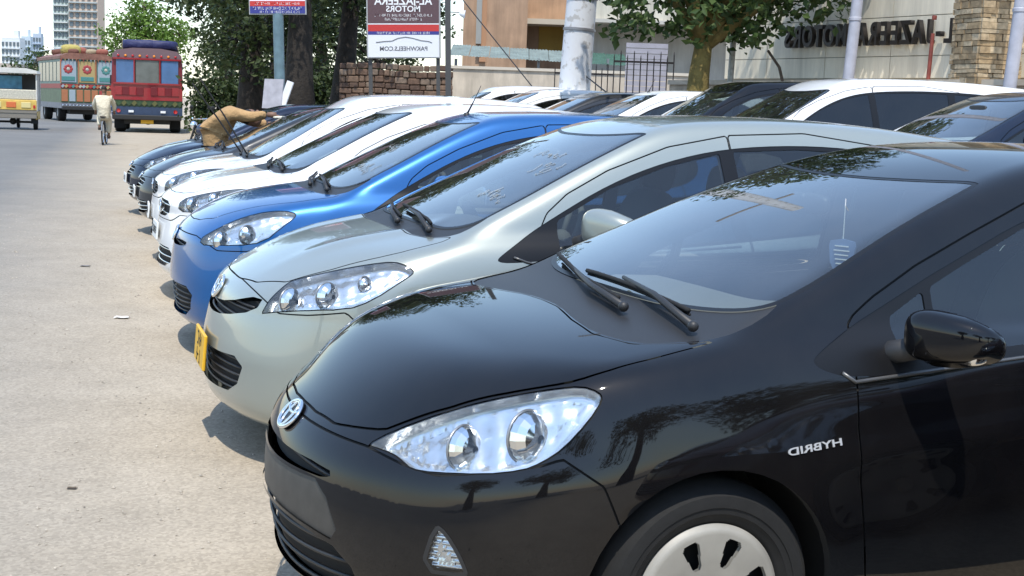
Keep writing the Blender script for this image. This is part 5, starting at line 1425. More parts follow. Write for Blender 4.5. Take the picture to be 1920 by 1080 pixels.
# ---- distant towers at the end of the road
def tower(name, px0, px1, pytop, Y, bays, m_wall, m_win, label, m2=None, storeys=None, ledge=True):
    a, b = at(px0, 120, Y), at(px1, 120, Y); w = b.x - a.x; z1 = at((px0+px1)/2, pytop, Y).z; d = w*.8
    o = empty(name, ((a.x+b.x)/2, Y, 0)); tag(o, label, 'building', 'tower blocks at the end of the road')
    MB().box((0, d/2, z1/2), (w, d, z1)).build('wall', m_wall, o)
    MB().box((0, d/2, z1+.6), (w*.96, d*.96, 1.2)).build('parapet', m_wall, o)
    MB().box((w*.2, d/2, z1+2.4), (w*.25, d*.3, 3.6)).build('lift_house', m2 or m_wall, o)
    n = storeys or max(3, int(z1/3.4)); fh = z1/n; bw = w/bays
    wm = None
    for i in range(n):
        for j in range(bays):
            if wm is None:
                wm = MB().box((0, 0, 0), (bw*.56, .5, fh*.52)).mesh('window'); wm.materials.append(m_win)
            ww = bpy.data.objects.new('window', wm); COL.objects.link(ww); ww.parent = o; ww.location = (-w/2 + bw*(j+.5), -.08, fh*(i+.55))
    if ledge:
        sl = MB().box((0, -.3, 0), (w*.98, .9, .35)).mesh('floor_band'); sl.materials.append(m2 or m_wall)
        for i in range(1, n):
            s_ = bpy.data.objects.new('floor_band', sl); COL.objects.link(s_); s_.parent = o; s_.location = (0, 0, fh*i)
    return o
winm = mat('far_window', (.10, .13, .15), .25)
tower('tower_block', 101, 129, -70, 400, 4, mat('tower_green', (.40, .47, .45), .8), winm, 'tall grey green tower block left of the beige one', mat('tower_white', (.6, .62, .6), .8), 16)
tower('tower_block', 130, 184, -95, 392, 5, mat('tower_beige', (.52, .41, .33), .8), winm, 'tall beige tower block with grey middle strip', mat('tower_grey', (.38, .42, .42), .8), 17)
tower('tower_block', 3, 38, 76, 560, 5, mat('tower_pale', (.62, .64, .64), .8), winm, 'low white apartment block nearest the left edge', None, 7)
tower('tower_block', 40, 58, 73, 600, 3, mat('tower_blueish', (.48, .55, .60), .8), winm, 'slim pale blue apartment block between two others', None, 7)
tower('tower_block', 62, 78, 68, 580, 3, mat('tower_blue2', (.40, .46, .53), .8), winm, 'slim darker blue grey apartment block right of the low ones', None, 8)
# low roadside shops far down the street
def low_shop(px0, px1, py0, Y, m, label):
    a, b = at(px0, 120, Y), at(px1, 120, Y); z1 = at((px0+px1)/2, py0, Y).z; w = b.x - a.x
    o = empty('roadside_shop', ((a.x+b.x)/2, Y, 0)); tag(o, label, 'building', 'low shops far down the street')
    MB().box((0, 4, z1/2), (w, 8, z1)).build('wall', m, o); MB().box((0, -.6, z1*.62), (w*.95, 1.6, .15)).build('canopy', mat('canopy_tan', (.35, .25, .18), .8), o)
    for j in range(3): MB().box((-w/2 + w*(j+.5)/3, -.03, z1*.28), (w*.24, .12, z1*.52)).build('shutter', mat('shutter_dark', (.10, .10, .11), .6), o)
low_shop(-40, 30, 118, 230, mat('shop_tan', (.42, .36, .30), .85), 'low tan shop row behind the three wheeler')
low_shop(30, 98, 122, 250, mat('shop_rose', (.45, .33, .28), .85), 'low reddish shop row right of the white blocks')
# ------------------------------------------------------------------ the parked cars
P_BLACK = paint('paint_black', (.003, .003, .004), 0, .3, .008)
P_SILVER = paint('paint_silver_green', (.345, .37, .335), .55, .36, .02)
P_BLUE = paint('paint_blue', (.008, .10, .31), .4, .33, .01)
P_WHITE = paint('paint_white', (.78, .78, .77), 0, .3, .02)
P_GREY = paint('paint_dark_grey', (.03, .032, .036), .4, .34, .02)
P_NAVY = paint('paint_navy', (.006, .012, .03), .3, .3, .015)
FRONT = 'cars parked nose to the road in the front row'
BACK = 'cars parked in the back row by the wall'
def raised(F):
    """wiper arms swung out from the glass for washing"""
    F = dict(F); F['wipers'] = [dict(arm=[(.82, -.45, .99), (.85, -.42, 1.0)], lift=[.01, .05], blade=[(.82, -.45, 1.0), (.62, -.40, 1.34), (.42, -.36, 1.66)], raised=1),
                                dict(arm=[(.80, -.05, .99), (.83, -.02, 1.0)], lift=[.01, .05], blade=[(.80, -.05, 1.0), (.58, .0, 1.32), (.37, .05, 1.62)], raised=1)]
    return F
aqua, aqua_sh = build_model(aqua_spec(), AQUA, .016)
vitz, vitz_sh = build_model(vitz_spec(), VITZ, .02)
mirage, mirage_sh = build_model(mirage_spec(), MIRAGE, .026, False)
white, _ = build_model(white_spec(), WHITE, .028, False)
cross, _ = build_model(cross_spec(), raised(CROSS), .034, False)
dark, _ = build_model(dark_spec(), DARK, .034, False)
estate, _ = build_model(estate_spec(), ESTATE, .038, False)
instance(aqua, 'hatchback_car', (-.587, 3.622, 21.4), P_BLACK, 'glossy black hybrid hatchback filling the right foreground', FRONT)
instance(vitz, 'hatchback_car', (-1.33, 5.81, 19.3), P_SILVER, 'pale silver green hatchback with a yellow licence plate', FRONT)
instance(mirage, 'hatchback_car', (-2.06, 8.06, 17.0), P_BLUE, 'bright metallic blue hatchback beside the silver one', FRONT)
instance(white, 'hatchback_car', (-2.70, 10.12, 19.5), P_WHITE, 'white hatchback with chrome barred grille next to the blue car', FRONT)
instance(cross, 'crossover_car', (-3.36, 12.34, 16.5), P_WHITE, 'white crossover with both wipers raised next to the dark grey car', FRONT)
instance(dark, 'hatchback_car', (-4.15, 14.72, 18.0), P_GREY, 'dark grey car between the white crossover and the navy car', FRONT)
instance(dark, 'hatchback_car', (-4.95, 17.12, 20.0), P_NAVY, 'navy blue car at the far end of the front row', FRONT)
instance(vitz, 'hatchback_car', (1.28, 1.88, 21.0), paint('paint_maroon', (.03, .004, .005), .2, .3, .02), 'dark maroon hatchback added unseen right of the viewer to darken the black car door reflections', FRONT, skip=('licence_plate', 'plate_text'))  # added car out of view: its reflection darkens the black car's side
for (model, nm, x, y, rz, pt, lb, mm) in (
    (dark, 'hatchback_car', 2.45, 11.15, 17, P_NAVY, 'dark navy car at the right edge in front of the white estate', None),
    (estate, 'estate_car', 1.28, 13.6, 14, P_WHITE, 'long white estate car in the back row below the sign letters', {'side_glass': 'tint_glass'}),
    (cross, 'crossover_car', .80, 15.95, 14, P_BLACK, 'black crossover parked in the back row in front of the ochre tree trunk', None),
    (mirage, 'hatchback_car', .05, 18.35, 14, P_WHITE, 'small white hatchback in the back row left of the black crossover', None),
    (dark, 'hatchback_car', -.75, 20.75, 14, P_GREY, 'dark car in the back row below the concrete pole', None),
    (white, 'hatchback_car', -1.55, 23.15, 14, P_WHITE, 'white hatchback in the back row left of the dark car', None),
    (estate, 'estate_car', -2.35, 25.6, 14, P_WHITE, 'white car furthest left in the back row before the rubble wall', {'side_glass': 'tint_glass'})):
    instance(model, nm, (x, y, rz), pt, lb, BACK, FZ, mm, skip=('wiper', 'wiper_blade') if model is cross else ())
# shield-shaped ornament hanging from the black car's inside mirror
o = empty('hanging_ornament', (0, 0, 0)); tag(o, 'blue shield shaped ornament hanging behind the black car windscreen', 'ornament')
c = Vector((-.587, 3.622, 0)) + Matrix.Rotation(R_(21.4), 3, 'Z') @ Vector((1.56, -.29, 0)); o.location = (c.x, c.y, 1.16); o.rotation_euler.z = R_(21.4 - 62)
q = MB().prism([(-.042, .03), (-.038, .045), (0, .052), (.038, .045), (.042, .03), (.036, -.02), (.02, -.048), (0, -.064), (-.02, -.048), (-.036, -.02)], -.004, .004, Matrix.Translation((0, 0, -.06)) @ Matrix.Rotation(math.pi/2, 4, 'X')); q.build('shield', mat('shield_blue', (.10, .16, .34), .4), o)
for k in range(5): MB().box((0, -.006, -.03 - k*.013), (.05 - abs(k-1)*.006, .003, .003)).build('stripe', inkw, o)
MB().tube([(0, 0, -.01), (.0, .0, .11)], .0015, 5).build('cord', inkw, o)
# ------------------------------------------------------------------ trees and plants
def leaf_mat(name, c, c2):
    if name in MATS: return MATS[name]
    m = mat(name, c, .55, spec=.4); nt = m.node_tree; b = nt.nodes['Principled BSDF']; N = nt.nodes.new
    gi = N('ShaderNodeNewGeometry'); x = N('ShaderNodeMix'); x.data_type = 'RGBA'; x.inputs[6].default_value = (*c, 1); x.inputs[7].default_value = (*c2, 1)
    nt.links.new(gi.outputs['Random Per Island'], x.inputs[0]); nt.links.new(x.outputs[2], b.inputs['Base Color'])
    tl = N('ShaderNodeBsdfTranslucent'); nt.links.new(x.outputs[2], tl.inputs[0]); mx = N('ShaderNodeMixShader'); mx.inputs[0].default_value = .28
    nt.links.new(b.outputs[0], mx.inputs[1]); nt.links.new(tl.outputs[0], mx.inputs[2]); nt.links.new(mx.outputs[0], nt.nodes['Material Output'].inputs[0])
    return m
def leaves(centres, n, spread, size, rng, droop=.3):
    """leaf blades (two triangles folded along the midrib) clustered about the twig ends"""
    C = np.asarray(centres, float); k = len(C)*n
    c = np.repeat(C, n, 0); g = rng.normal(0, 1, (k, 3)); g /= np.maximum(np.linalg.norm(g, axis=1), 1e-6)[:, None]
    c = c + g * (spread * rng.uniform(.15, 1, (k, 1))**.6) * [1, 1, .75]
    a = rng.uniform(0, 2*np.pi, k); el = rng.normal(-droop, .5, k)
    d = np.stack([np.cos(a)*np.cos(el), np.sin(a)*np.cos(el), np.sin(el)], 1)
    s = np.cross(d, rng.normal(0, 1, (k, 3))); s /= np.maximum(np.linalg.norm(s, axis=1), 1e-6)[:, None]
    L = size * rng.uniform(.6, 1.3, (k, 1)); w = L * .30; nn = np.cross(d, s)
    V = np.stack([c, c + d*L*.5 + s*w + nn*w*.3, c + d*L, c + d*L*.5 - s*w + nn*w*.3], 1).reshape(-1, 3)
    b = np.arange(k)[:, None]*4
    T = np.concatenate([b + [0, 1, 2], b + [0, 2, 3]])
    return V, T
def tree(name, base, H, r0, crown, blobs, leaf, lm, bm, label, rng_seed, per=26, spread=.45, trunk_pts=None, limbs=9, group=None, twigs=60):
    """crown = list of (x, y, z, radius) lobes relative to the base; twig ends fill the lobes unevenly"""
    rng = np.random.default_rng(rng_seed)
    o = empty(name, base); tag(o, label, 'tree', group)
    tp = trunk_pts or [(0, 0, 0), (.05, 0, H*.2), (-.04, .05, H*.4), (.05, 0, H*.6)]
    n = len(tp); q = MB().tube(tp, [r0*1.35] + [r0*(1 - .5*k/(n-1)) for k in range(1, n)], 14); q.build('trunk', bm, o, True, None)
    ends = []
    for (x, y, z, r) in crown:
        m = int(blobs * r * r)
        g = rng.normal(0, 1, (m, 3)); g /= np.linalg.norm(g, axis=1)[:, None]
        e = np.array([x, y, z]) + g * (r * rng.uniform(.35, 1.0, (m, 1))**.5) * (1 + .22*np.sin(g[:, :1]*7 + rng.uniform(0, 6)) * np.cos(g[:, 2:]*5))
        ends.append(e)
    ends = np.concatenate(ends)
    top = Vector(tp[-1])
    for (x, y, z, r) in crown[:limbs]:
        c = Vector((x, y, z)); md = (top*.55 + c*.45) + Vector(rng.normal(0, .12, 3)); s0 = Vector(tp[max(1, n-2)]) * .4 + top*.6
        MB().tube([s0, md, c, c + (c-md)*.35], [r0*.5, r0*.32, r0*.18, r0*.06], 8).build('limb', bm, o, True, None)
    # twigs
    tw = MB(); lobes = [Vector(c[:3]) for c in crown]
    for e in ends[:: max(1, len(ends)//twigs)]:
        c = min(lobes, key=lambda l: (l - Vector(e)).length); tw.tube([c, (c + Vector(e))/2 + Vector((0, 0, .08)), Vector(e)], [r0*.12, r0*.07, .006], 5, False)
    t_ = tw.build('twigs', bm, o); t_['kind'] = 'stuff'
    V, T = leaves(ends, per, spread, leaf, rng); me = bpy.data.meshes.new('crown'); me.from_pydata(V.tolist(), [], T.tolist())
    obj('crown', me, lm, o)
    return o
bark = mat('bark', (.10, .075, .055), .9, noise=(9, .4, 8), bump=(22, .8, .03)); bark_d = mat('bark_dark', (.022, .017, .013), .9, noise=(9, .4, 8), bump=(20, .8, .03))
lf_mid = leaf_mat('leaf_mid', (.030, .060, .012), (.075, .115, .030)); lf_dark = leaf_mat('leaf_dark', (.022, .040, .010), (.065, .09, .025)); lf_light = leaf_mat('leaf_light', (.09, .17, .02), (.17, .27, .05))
# street tree with a painted trunk, forked low
bark_y = mat('bark_yellow', (.17, .125, .035), .9, noise=(6, .35, 8), bump=(22, .8, .03))
p = at(1306, 165, 21); base = Vector((p.x, p.y, FZ))
st = tree('street_tree', base, 7, .24, [(-.9, 0, 3.3, .95), (-.1, -.3, 3.2, .9), (.75, .1, 3.1, .85), (1.55, .1, 3.35, .75), (-.2, .5, 4.2, 1.3), (1.0, .2, 4.3, 1.2), (-1.2, .2, 4.3, 1.0), (.2, 0, 5.4, 1.4), (2.0, .2, 3.95, .7), (-.9, 0, 5.6, 1.0), (1.3, .1, 5.5, 1.0), (.3, 0, 6.5, 1.0)], 62, .16, lf_mid, bark_y, 'leafy street tree with an ochre trunk in front of the cream house', 4, 17, .33, [(-.05, 0, 0), (0, 0, 1.0), (.03, 0, 1.8), (.10, 0, 2.5)])
# shade trees by the road
DT = 'dark shade trees along the roadside'
def shade_tree(px, Y, H, cr, r0, seed, label, blobs=24, lean=0, lm=None):
    p = at(px, 200, Y); rng = random.Random(seed)
    tree('shade_tree', (p.x, p.y, 0), H, r0, cr, blobs, .20, lm or lf_dark, bark_d, label, seed, 18, .55, [(0, 0, 0), (lean*.3, 0, H*.18), (lean*.6, .1, H*.32), (lean, 0, H*.45)], 8, DT)
shade_tree(560, 33, 11, [(-1.4, 0, 5.0, 1.4), (.2, -.4, 5.6, 1.6), (1.9, .2, 5.4, 1.5), (-.4, .3, 6.4, 1.6), (1.8, 0, 6.6, 1.4), (-2.2, .4, 6.0, 1.4), (-1.2, -.3, 4.1, 1.0)], .42, 21, 'dark broad tree with a thick trunk behind the teal sign pole')
shade_tree(636, 36, 11, [(.4, 0, 5.0, 1.4), (-.8, .2, 5.6, 1.5), (1.2, .2, 6.0, 1.5), (0, 0, 6.8, 1.4)], .36, 22, 'dark leaning trunk tree left of the hoarding', 22, .35)
shade_tree(470, 40, 12, [(-1.6, 0, 5.2, 1.3), (.2, -.3, 4.4, 1.5), (1.4, .2, 5.0, 1.6), (-1.0, .4, 7.0, 1.9), (1.2, 0, 7.0, 1.9), (-.4, -.2, 3.2, 1.0), (.8, -.3, 2.8, 1.0)], .40, 23, 'dense dark tree overhanging the parked motorcycles', 26)
shade_tree(425, 62, 13, [(-1.2, 0, 6.4, 1.6), (.6, 0, 4.6, 1.7), (2.4, .2, 5.4, 2.0), (-.8, .4, 8.4, 2.4), (1.8, 0, 8.0, 2.4), (.4, 0, 10.5, 2.4), (-.2, -.3, 2.8, 1.2), (1.6, -.3, 2.2, 1.3)], .42, 24, 'dark tree standing just right of the red bus', 20)
shade_tree(520, 52, 12, [(-1.4, 0, 3.2, 1.7), (.4, 0, 2.6, 1.8), (2.4, .2, 3.4, 1.8), (4.0, .2, 3.0, 1.6), (-.8, .4, 6.0, 2.2), (2.2, 0, 6.2, 2.4), (5.0, 0, 5.6, 2.0)], .40, 25, 'dark thicket tree in the deep shade behind the others', 22)
shade_tree(600, 66, 12, [(-4.5, 0, 3.0, 2.0), (-2.0, 0, 2.6, 2.0), (.4, 0, 2.8, 2.0), (2.4, .2, 3.4, 1.9), (-3.2, .4, 6.0, 2.4), (0, 0, 6.2, 2.6), (2.8, 0, 6.0, 2.2)], .40, 26, 'dark wide tree closing the view behind the trunks', 18)
# dark foliage strip added to stand for the deep shade under the trees
hd = empty('shade_foliage', (0, 0, 0)); a_, b_ = at(352, 190, 47), at(650, 190, 47); hd.location = ((a_.x+b_.x)/2, 47.5, 0); tag(hd, 'dark foliage added to stand for the deep shade below the roadside trees', 'shade filler')
rg = np.random.default_rng(77); cs_ = np.stack([rg.uniform(a_.x, b_.x, 260) - hd.location.x, rg.uniform(-.5, .5, 260), rg.uniform(.3, 2.5, 260)], 1)
V, T = leaves(cs_, 26, .42, .2, rg); me = bpy.data.meshes.new('foliage'); me.from_pydata(V.tolist(), [], T.tolist()); obj('foliage', me, lf_dark, hd)
for k in range(9): MB().tube([((k-4)*.65, 0, 0), ((k-4)*.65+.1, .05, 1.2), ((k-4)*.65-.1, 0, 2.0)], [.05, .035, .015], 7).build('stem', bark_d, hd)
# trees across the street behind the viewer, which the parked cars mirror
for src, x, y, rz, lb in (('shade_tree', -9, -13, 40, 'dark tree behind the viewer on the left'), ('shade_tree', 1, -15, 140, 'dark tree straight behind the viewer'), ('shade_tree', 9, -12, 250, 'dark tree behind the viewer on the right'), ('shade_tree', 16, -8, 10, 'dark tree behind the viewer furthest right')):
    so = bpy.data.objects[src]; r_ = so.copy(); COL.objects.link(r_); r_.location = (x, y, 0); r_.rotation_euler = (0, 0, R_(rz)); r_['label'] = lb; r_.scale = (1.35, 1.35, .95); r_['group'] = 'trees across the street behind the viewer'
    for c_ in so.children: k_ = c_.copy(); COL.objects.link(k_); k_.parent = r_
p = at(262, 140, 90); tree('roadside_tree', (p.x, p.y, 0), 9, .35, [(-1.2, 0, 5.0, 1.4), (0, -.3, 5.0, 1.7), (1.8, 0, 5.0, 1.5), (-.5, 0, 6.4, 1.3), (1.2, .2, 6.4, 1.5), (.3, 0, 7.2, 1.0), (2.6, 0, 5.6, 1.2)], 24, .26, lf_light, bark, 'bright yellow green tree behind the buses', 31, 16, .6)
p = at(70, 140, 170); tree('roadside_tree', (p.x, p.y, 0), 8, .3, [(-2, 0, 4.2, 1.8), (1, 0, 4.4, 2.0), (3.4, 0, 4.0, 1.7), (0, 0, 5.8, 1.5)], 10, .4, lf_mid, bark, 'small far green tree left of the decorated truck', 32, 12, .8)
# plants on the podium
def shrub(px, py, Y, label, seed, r=.28, m=None):
    p = at(px, py, Y); rng = np.random.default_rng(seed); o = empty('potted_shrub', (p.x, p.y, 2.1)); tag(o, label, 'plant')
    MB().lathe([(.08, 0), (.11, .02), (.14, .2), (.15, .22), (.13, .22), (.12, .16), (.001, .16)], 16).build('pot', mat('clay_pot', (.32, .15, .08), .8), o, True)
    V, T = leaves([(0, 0, .3)] * 3 + [(.1*math.cos(k), .1*math.sin(k), .36) for k in range(5)], 16, r*.6, .14, rng, -.2); me = bpy.data.meshes.new('foliage'); me.from_pydata(V.tolist(), [], T.tolist()); obj('foliage', me, m or lf_mid, o)
    MB().tube([(0, 0, .15), (.01, 0, .34)], .012, 6).build('stem', bark, o)
q0 = wallpt(1.9, .45); shrub(1547, 150, 23.5, 'small brown potted shrub at the foot of the sign wall', 41, .3, leaf_mat('leaf_brown', (.10, .06, .03), (.16, .12, .05)))
# ------------------------------------------------------------------ people
def skin_body(name, joints, links, m, parent, sub=2):
    """one continuous body: joints {name: (co, radius)} grown with the Skin modifier, then baked"""
    keys = list(joints); me = bpy.data.meshes.new(name); me.from_pydata([joints[k][0] for k in keys], [(keys.index(a), keys.index(b)) for a, b in links], [])
    o = bpy.data.objects.new(name, me); COL.objects.link(o)
    md = o.modifiers.new('skin', 'SKIN'); md.use_smooth_shade = True
    for i, k in enumerate(keys):
        r = joints[k][1]; me.skin_vertices[0].data[i].radius = r if hasattr(r, '__len__') else (r, r)
        me.skin_vertices[0].data[i].use_root = (i == 0)
    sb = o.modifiers.new('sub', 'SUBSURF'); sb.levels = sub; sb.render_levels = sub
    dg = bpy.context.evaluated_depsgraph_get(); dg.update(); bm = bpy.data.meshes.new_from_object(o.evaluated_get(dg))
    bpy.data.objects.remove(o); bm.materials.clear(); bm.polygons.foreach_set('use_smooth', [True]*len(bm.polygons))
    return obj(name, bm, m, parent)
skin_m = mat('skin_brown', (.20, .11, .07), .6); hair_m = mat('hair_black', (.012, .010, .009), .7)
def head(parent, c, yaw, pitch=0, s=1.):
    M = Matrix.Translation(c) @ Matrix.Rotation(yaw, 4, 'Z') @ Matrix.Rotation(pitch, 4, 'X')   # face towards local -Y
    q = MB(); V, F = superball((0, 0, 0), (.074*s, .094*s, .118*s), .88, 20, 14, lambda v: (v.x*(1 if v.z > -.03 else .82), v.y, v.z)); q.add(V, F)
    q.ball((0, -.098*s, -.015*s), (.014*s, .022*s, .022*s), 8, 6)
    for sx in (-1, 1): q.ball((sx*.077*s, .005, -.01*s), (.012*s, .024*s, .034*s), 8, 6)
    q.ball((0, -.082*s, -.065*s), (.024*s, .012*s, .010*s), 8, 6)
    q.v = [tuple(M @ Vector(p)) for p in q.v]; q.build('head', skin_m, parent, True, None)
    for sx in (-1, 1):
        e = MB().ball((sx*.03*s, -.086*s, .018*s), .011*s, 8, 6); e.v = [tuple(M @ Vector(p)) for p in e.v]; e.build('eye', mat('eye', (.05, .04, .035), .2), parent, True)
    h = MB().add(*superball((0, .012*s, .032*s), (.082*s, .094*s, .098*s), .9, 20, 14, lambda v: (v.x, v.y, v.z if v.z > -.02 else v.z*.55 + (.05 if v.y < -.02 else 0)))); h.v = [tuple(M @ Vector(p)) for p in h.v]; h.build('hair', hair_m, parent, True, None)
def hand(parent, wrist, d, curl=.5, s=1., side=1):
    """palm, four unequal bent fingers and a thumb from its side"""
    d = Vector(d).normalized(); u = d.cross(Vector((0, 0, 1))); u = u.normalized() if u.length > .1 else Vector((1, 0, 0)); n = u.cross(d)
    w = Vector(wrist); q = MB()
    q.tube([w - d*.02*s, w + d*.03*s, w + d*.085*s], [.026*s, .036*s, .034*s], 10)
    for k, L in enumerate((.068, .078, .073, .056)):
        b = w + d*.08*s + u*(k-1.5)*.018*s; c1 = b + d*L*.45*s - n*curl*.012*s; c2 = c1 + (d - n*curl*1.2).normalized()*L*.32*s; c3 = c2 + (d*.5 - n*curl*1.6).normalized()*L*.25*s
        q.tube([b, c1, c2, c3], [.0095*s, .009*s, .008*s, .006*s], 6)
    b = w + d*.03*s - u*side*.030*s; q.tube([b, b - u*side*.03*s + d*.025*s, b - u*side*.034*s + d*.055*s - n*.01], [.012*s, .0105*s, .008*s], 6)
    return q.build('hand', skin_m, parent, True, None)

# man in a tan shirt bending over a windscreen
def wiping_man():
    o = empty('person', (-3.52, 16.1, .13)); tag(o, 'man in a tan shirt bending over a car windscreen', 'person')
    tan = mat('shirt_tan', (.40, .245, .11), .9, noise=(7, .18), bump=(7, 1.0, .06)); pant = mat('trousers_dark', (.035, .032, .03), .85)
    J = {'pelvis': ((-.10, .05, .86), (.17, .15)), 'hem': ((-.11, .05, .66), (.18, .16)), 'waist': ((-.10, .03, 1.00), (.18, .15)), 'chest': ((.0, .0, 1.13), (.215, .185)), 'neck0': ((.14, -.01, 1.20), (.11, .10)), 'shR': ((.10, -.20, 1.21), .088), 'elR': ((.34, -.28, 1.16), .068), 'cuR': ((.54, -.30, 1.20), .054),
         'shL': ((.08, .20, 1.21), .088), 'elL': ((.30, .32, 1.10), .068), 'cuL': ((.48, .34, 1.08), .054)}
    skin_body('shirt', J, [('pelvis', 'waist'), ('pelvis', 'hem'), ('waist', 'chest'), ('chest', 'neck0'), ('chest', 'shR'), ('shR', 'elR'), ('elR', 'cuR'), ('chest', 'shL'), ('shL', 'elL'), ('elL', 'cuL')], tan, o)
    J = {'hip': ((-.10, .05, .76), (.15, .13)), 'hR': ((-.10, -.06, .70), .10), 'kR': ((.02, -.10, .48), .072), 'aR': ((-.06, -.10, -.03), .05), 'hL': ((-.10, .16, .70), .10), 'kL': ((-.10, .20, .48), .072), 'aL': ((-.22, .20, -.03), .05)}
    skin_body('trousers', J, [('hip', 'hR'), ('hR', 'kR'), ('kR', 'aR'), ('hip', 'hL'), ('hL', 'kL'), ('kL', 'aL')], pant, o)
    MB().tube([(.14, -.01, 1.20), (.24, -.01, 1.19)], [.055, .05], 10).build('neck', skin_m, o, True)
    head(o, (.33, .03, 1.15), R_(95), R_(-60))
    hand(o, (.56, -.305, 1.20), (1, -.05, -.05), .5); hand(o, (.50, .345, 1.08), (1, .1, -.2), .5, 1, -1)
    for (x, y) in ((-.06, -.10), (-.22, .20)): MB().add(*superball((x+.06, y, -.085), (.13, .045, .045), .7)).build('shoe', mat('shoe_black', (.015, .015, .015), .5), o, True, None)
    for sy, wx in ((-.325, .70),):
        q = MB().add(*superball((.70, -.31, 1.17), (.09, .06, .018), .7)); q.build('cleaning_cloth', mat('cloth_white', (.65, .62, .5), .9, bump=(30, .6, .02)), o, True, None)
    o.rotation_euler.z = R_(5)
wiping_man()

# cyclist seen from behind
def cyclist():
    b = at(193, 272, 40); X, Y = b.x, b.y
    bike = empty('bicycle', (X, Y, 0), R_(12)); tag(bike, 'old roadster bicycle ridden away down the road', 'bicycle')
    mm = mat('bike_frame', (.03, .03, .032), .4); ch = MATS['chrome']
    def wheel(y, nm):
        ring = [(0, y + .335*math.cos(a), .345 + .335*math.sin(a)) for a in np.linspace(0, 2*math.pi, 33)]
        w = MB().tube(ring, .021, 8, False).build(nm, MATS['rubber'], bike, True)
        rim = [(0, y + .305*math.cos(a), .345 + .305*math.sin(a)) for a in np.linspace(0, 2*math.pi, 33)]; MB().tube(rim, .012, 6, False).build('rim', ch, w, True)
        sp = MB()
        for k in range(14):
            a = k*math.pi*2/14; sp.tube([(.02 if k % 2 else -.02, y, .345), (0, y + .3*math.cos(a), .345 + .3*math.sin(a))], .0022, 4)
        sp_o = sp.build('spokes', ch, w); sp_o['kind'] = 'stuff'
    wheel(0, 'rear_wheel'); wheel(1.1, 'front_wheel')
    f = MB(); f.tube([(0, .42, .32), (0, .30, .78)], .016); f.tube([(0, .42, .32), (0, .92, .72)], .018); f.tube([(0, .31, .74), (0, .90, .82)], .016); f.tube([(0, .92, .68), (0, .89, .95)], .018); f.tube([(-.05, 0, .345), (-.03, .31, .72)], .009); f.tube([(.05, 0, .345), (.03, .31, .72)], .009); f.tube([(.05, 0, .345), (.04, .42, .32)], .009); f.tube([(-.05, 0, .345), (-.04, .42, .32)], .009); f.tube([(-.05, 1.1, .345), (-.03, .93, .70)], .01); f.tube([(.05, 1.1, .345), (.03, .93, .70)], .01); f.build('frame', mm, bike, True)
    MB().add(*superball((0, .25, .84), (.075, .13, .035), .7, taper=lambda v: (v.x*(1.2 - v.y*4), v.y, v.z))).build('saddle', mat('saddle_brown', (.05, .03, .02), .5), bike, True, None)
    MB().tube([(-.27, .72, .99), (-.22, .84, 1.0), (0, .89, .97), (.22, .84, 1.0), (.27, .72, .99)], .012).build('handlebar', ch, bike, True)
    MB().tube([(0, y_, z_) for y_, z_ in [(.37*math.cos(a), .345 + .37*math.sin(a)) for a in np.linspace(2.9, 1.0, 12)]], .022, 6).build('mudguard', mat('mudguard', (.30, .31, .32), .4, .5), bike, True)
    c = MB(); c.lathe([(.09, -.006), (.09, .006)], 20, Matrix.Translation((.05, .42, .32)) @ Matrix.Rotation(math.pi/2, 4, 'Y'), True); c.tube([(.06, .42, .32), (.08, .50, .19)], .01); c.tube([(-.06, .42, .32), (-.08, .34, .45)], .01); c.build('crank', ch, bike, True)
    for (x, y, z) in ((.12, .50, .19), (-.12, .34, .45)): MB().box((x, y, z), (.09, .06, .022), None, .006).build('pedal', MATS['rubber'], bike)
    MB().box((0, .02, .80), (.12, .30, .015)).build('carrier', mm, bike)
    o = empty('person', (X, Y, 0), R_(12)); tag(o, 'cyclist in cream shalwar kameez seen from behind', 'person')
    cr = mat('kameez_cream', (.62, .56, .43), .9, noise=(6, .12), bump=(7, 1.0, .06))
    J = {'seat': ((0, .24, .93), (.185, .16)), 'waist': ((0, .27, 1.08), (.185, .145)), 'chest': ((0, .34, 1.30), (.20, .145)), 'neck0': ((0, .38, 1.46), (.085, .08)), 'sR': ((.20, .37, 1.40), .085), 'eR': ((.30, .50, 1.18), .068), 'cR': ((.27, .68, 1.03), .055), 'sL': ((-.20, .37, 1.40), .085), 'eL': ((-.30, .50, 1.18), .068), 'cL': ((-.27, .68, 1.03), .055),
         'kR': ((.13, .55, .72), .11), 'aR': ((.13, .47, .33), .075), 'kL': ((-.13, .60, .88), .11), 'aL': ((-.13, .36, .56), .075), 'tail': ((0, .14, .80), (.15, .06))}
    skin_body('kameez', J, [('seat', 'waist'), ('waist', 'chest'), ('chest', 'neck0'), ('chest', 'sR'), ('sR', 'eR'), ('eR', 'cR'), ('chest', 'sL'), ('sL', 'eL'), ('eL', 'cL'), ('seat', 'kR'), ('kR', 'aR'), ('seat', 'kL'), ('kL', 'aL'), ('seat', 'tail')], cr, o)
    MB().tube([(0, .38, 1.46), (0, .40, 1.54)], [.055, .05], 10).build('neck', skin_m, o, True); head(o, (0, .43, 1.63), math.pi, R_(8))
    for s in (1, -1): hand(o, (s*.27, .69, 1.02), (0, .6, -.5), .8, 1, s)
    for (x, y, z) in ((.13, .50, .235), (-.13, .36, .49)): MB().add(*superball((x, y+.03, z), (.045, .13, .04), .7)).build('sandal', mat('sandal', (.05, .03, .02), .6), o, True, None); 
    for (x, y, z, y2, z2) in ((.13, .47, .34, .48, .25), (-.13, .36, .57, .35, .50)): MB().tube([(x, y, z), (x, y2, z2)], .04, 8).build('foot', skin_m, o, True)
cyclist()

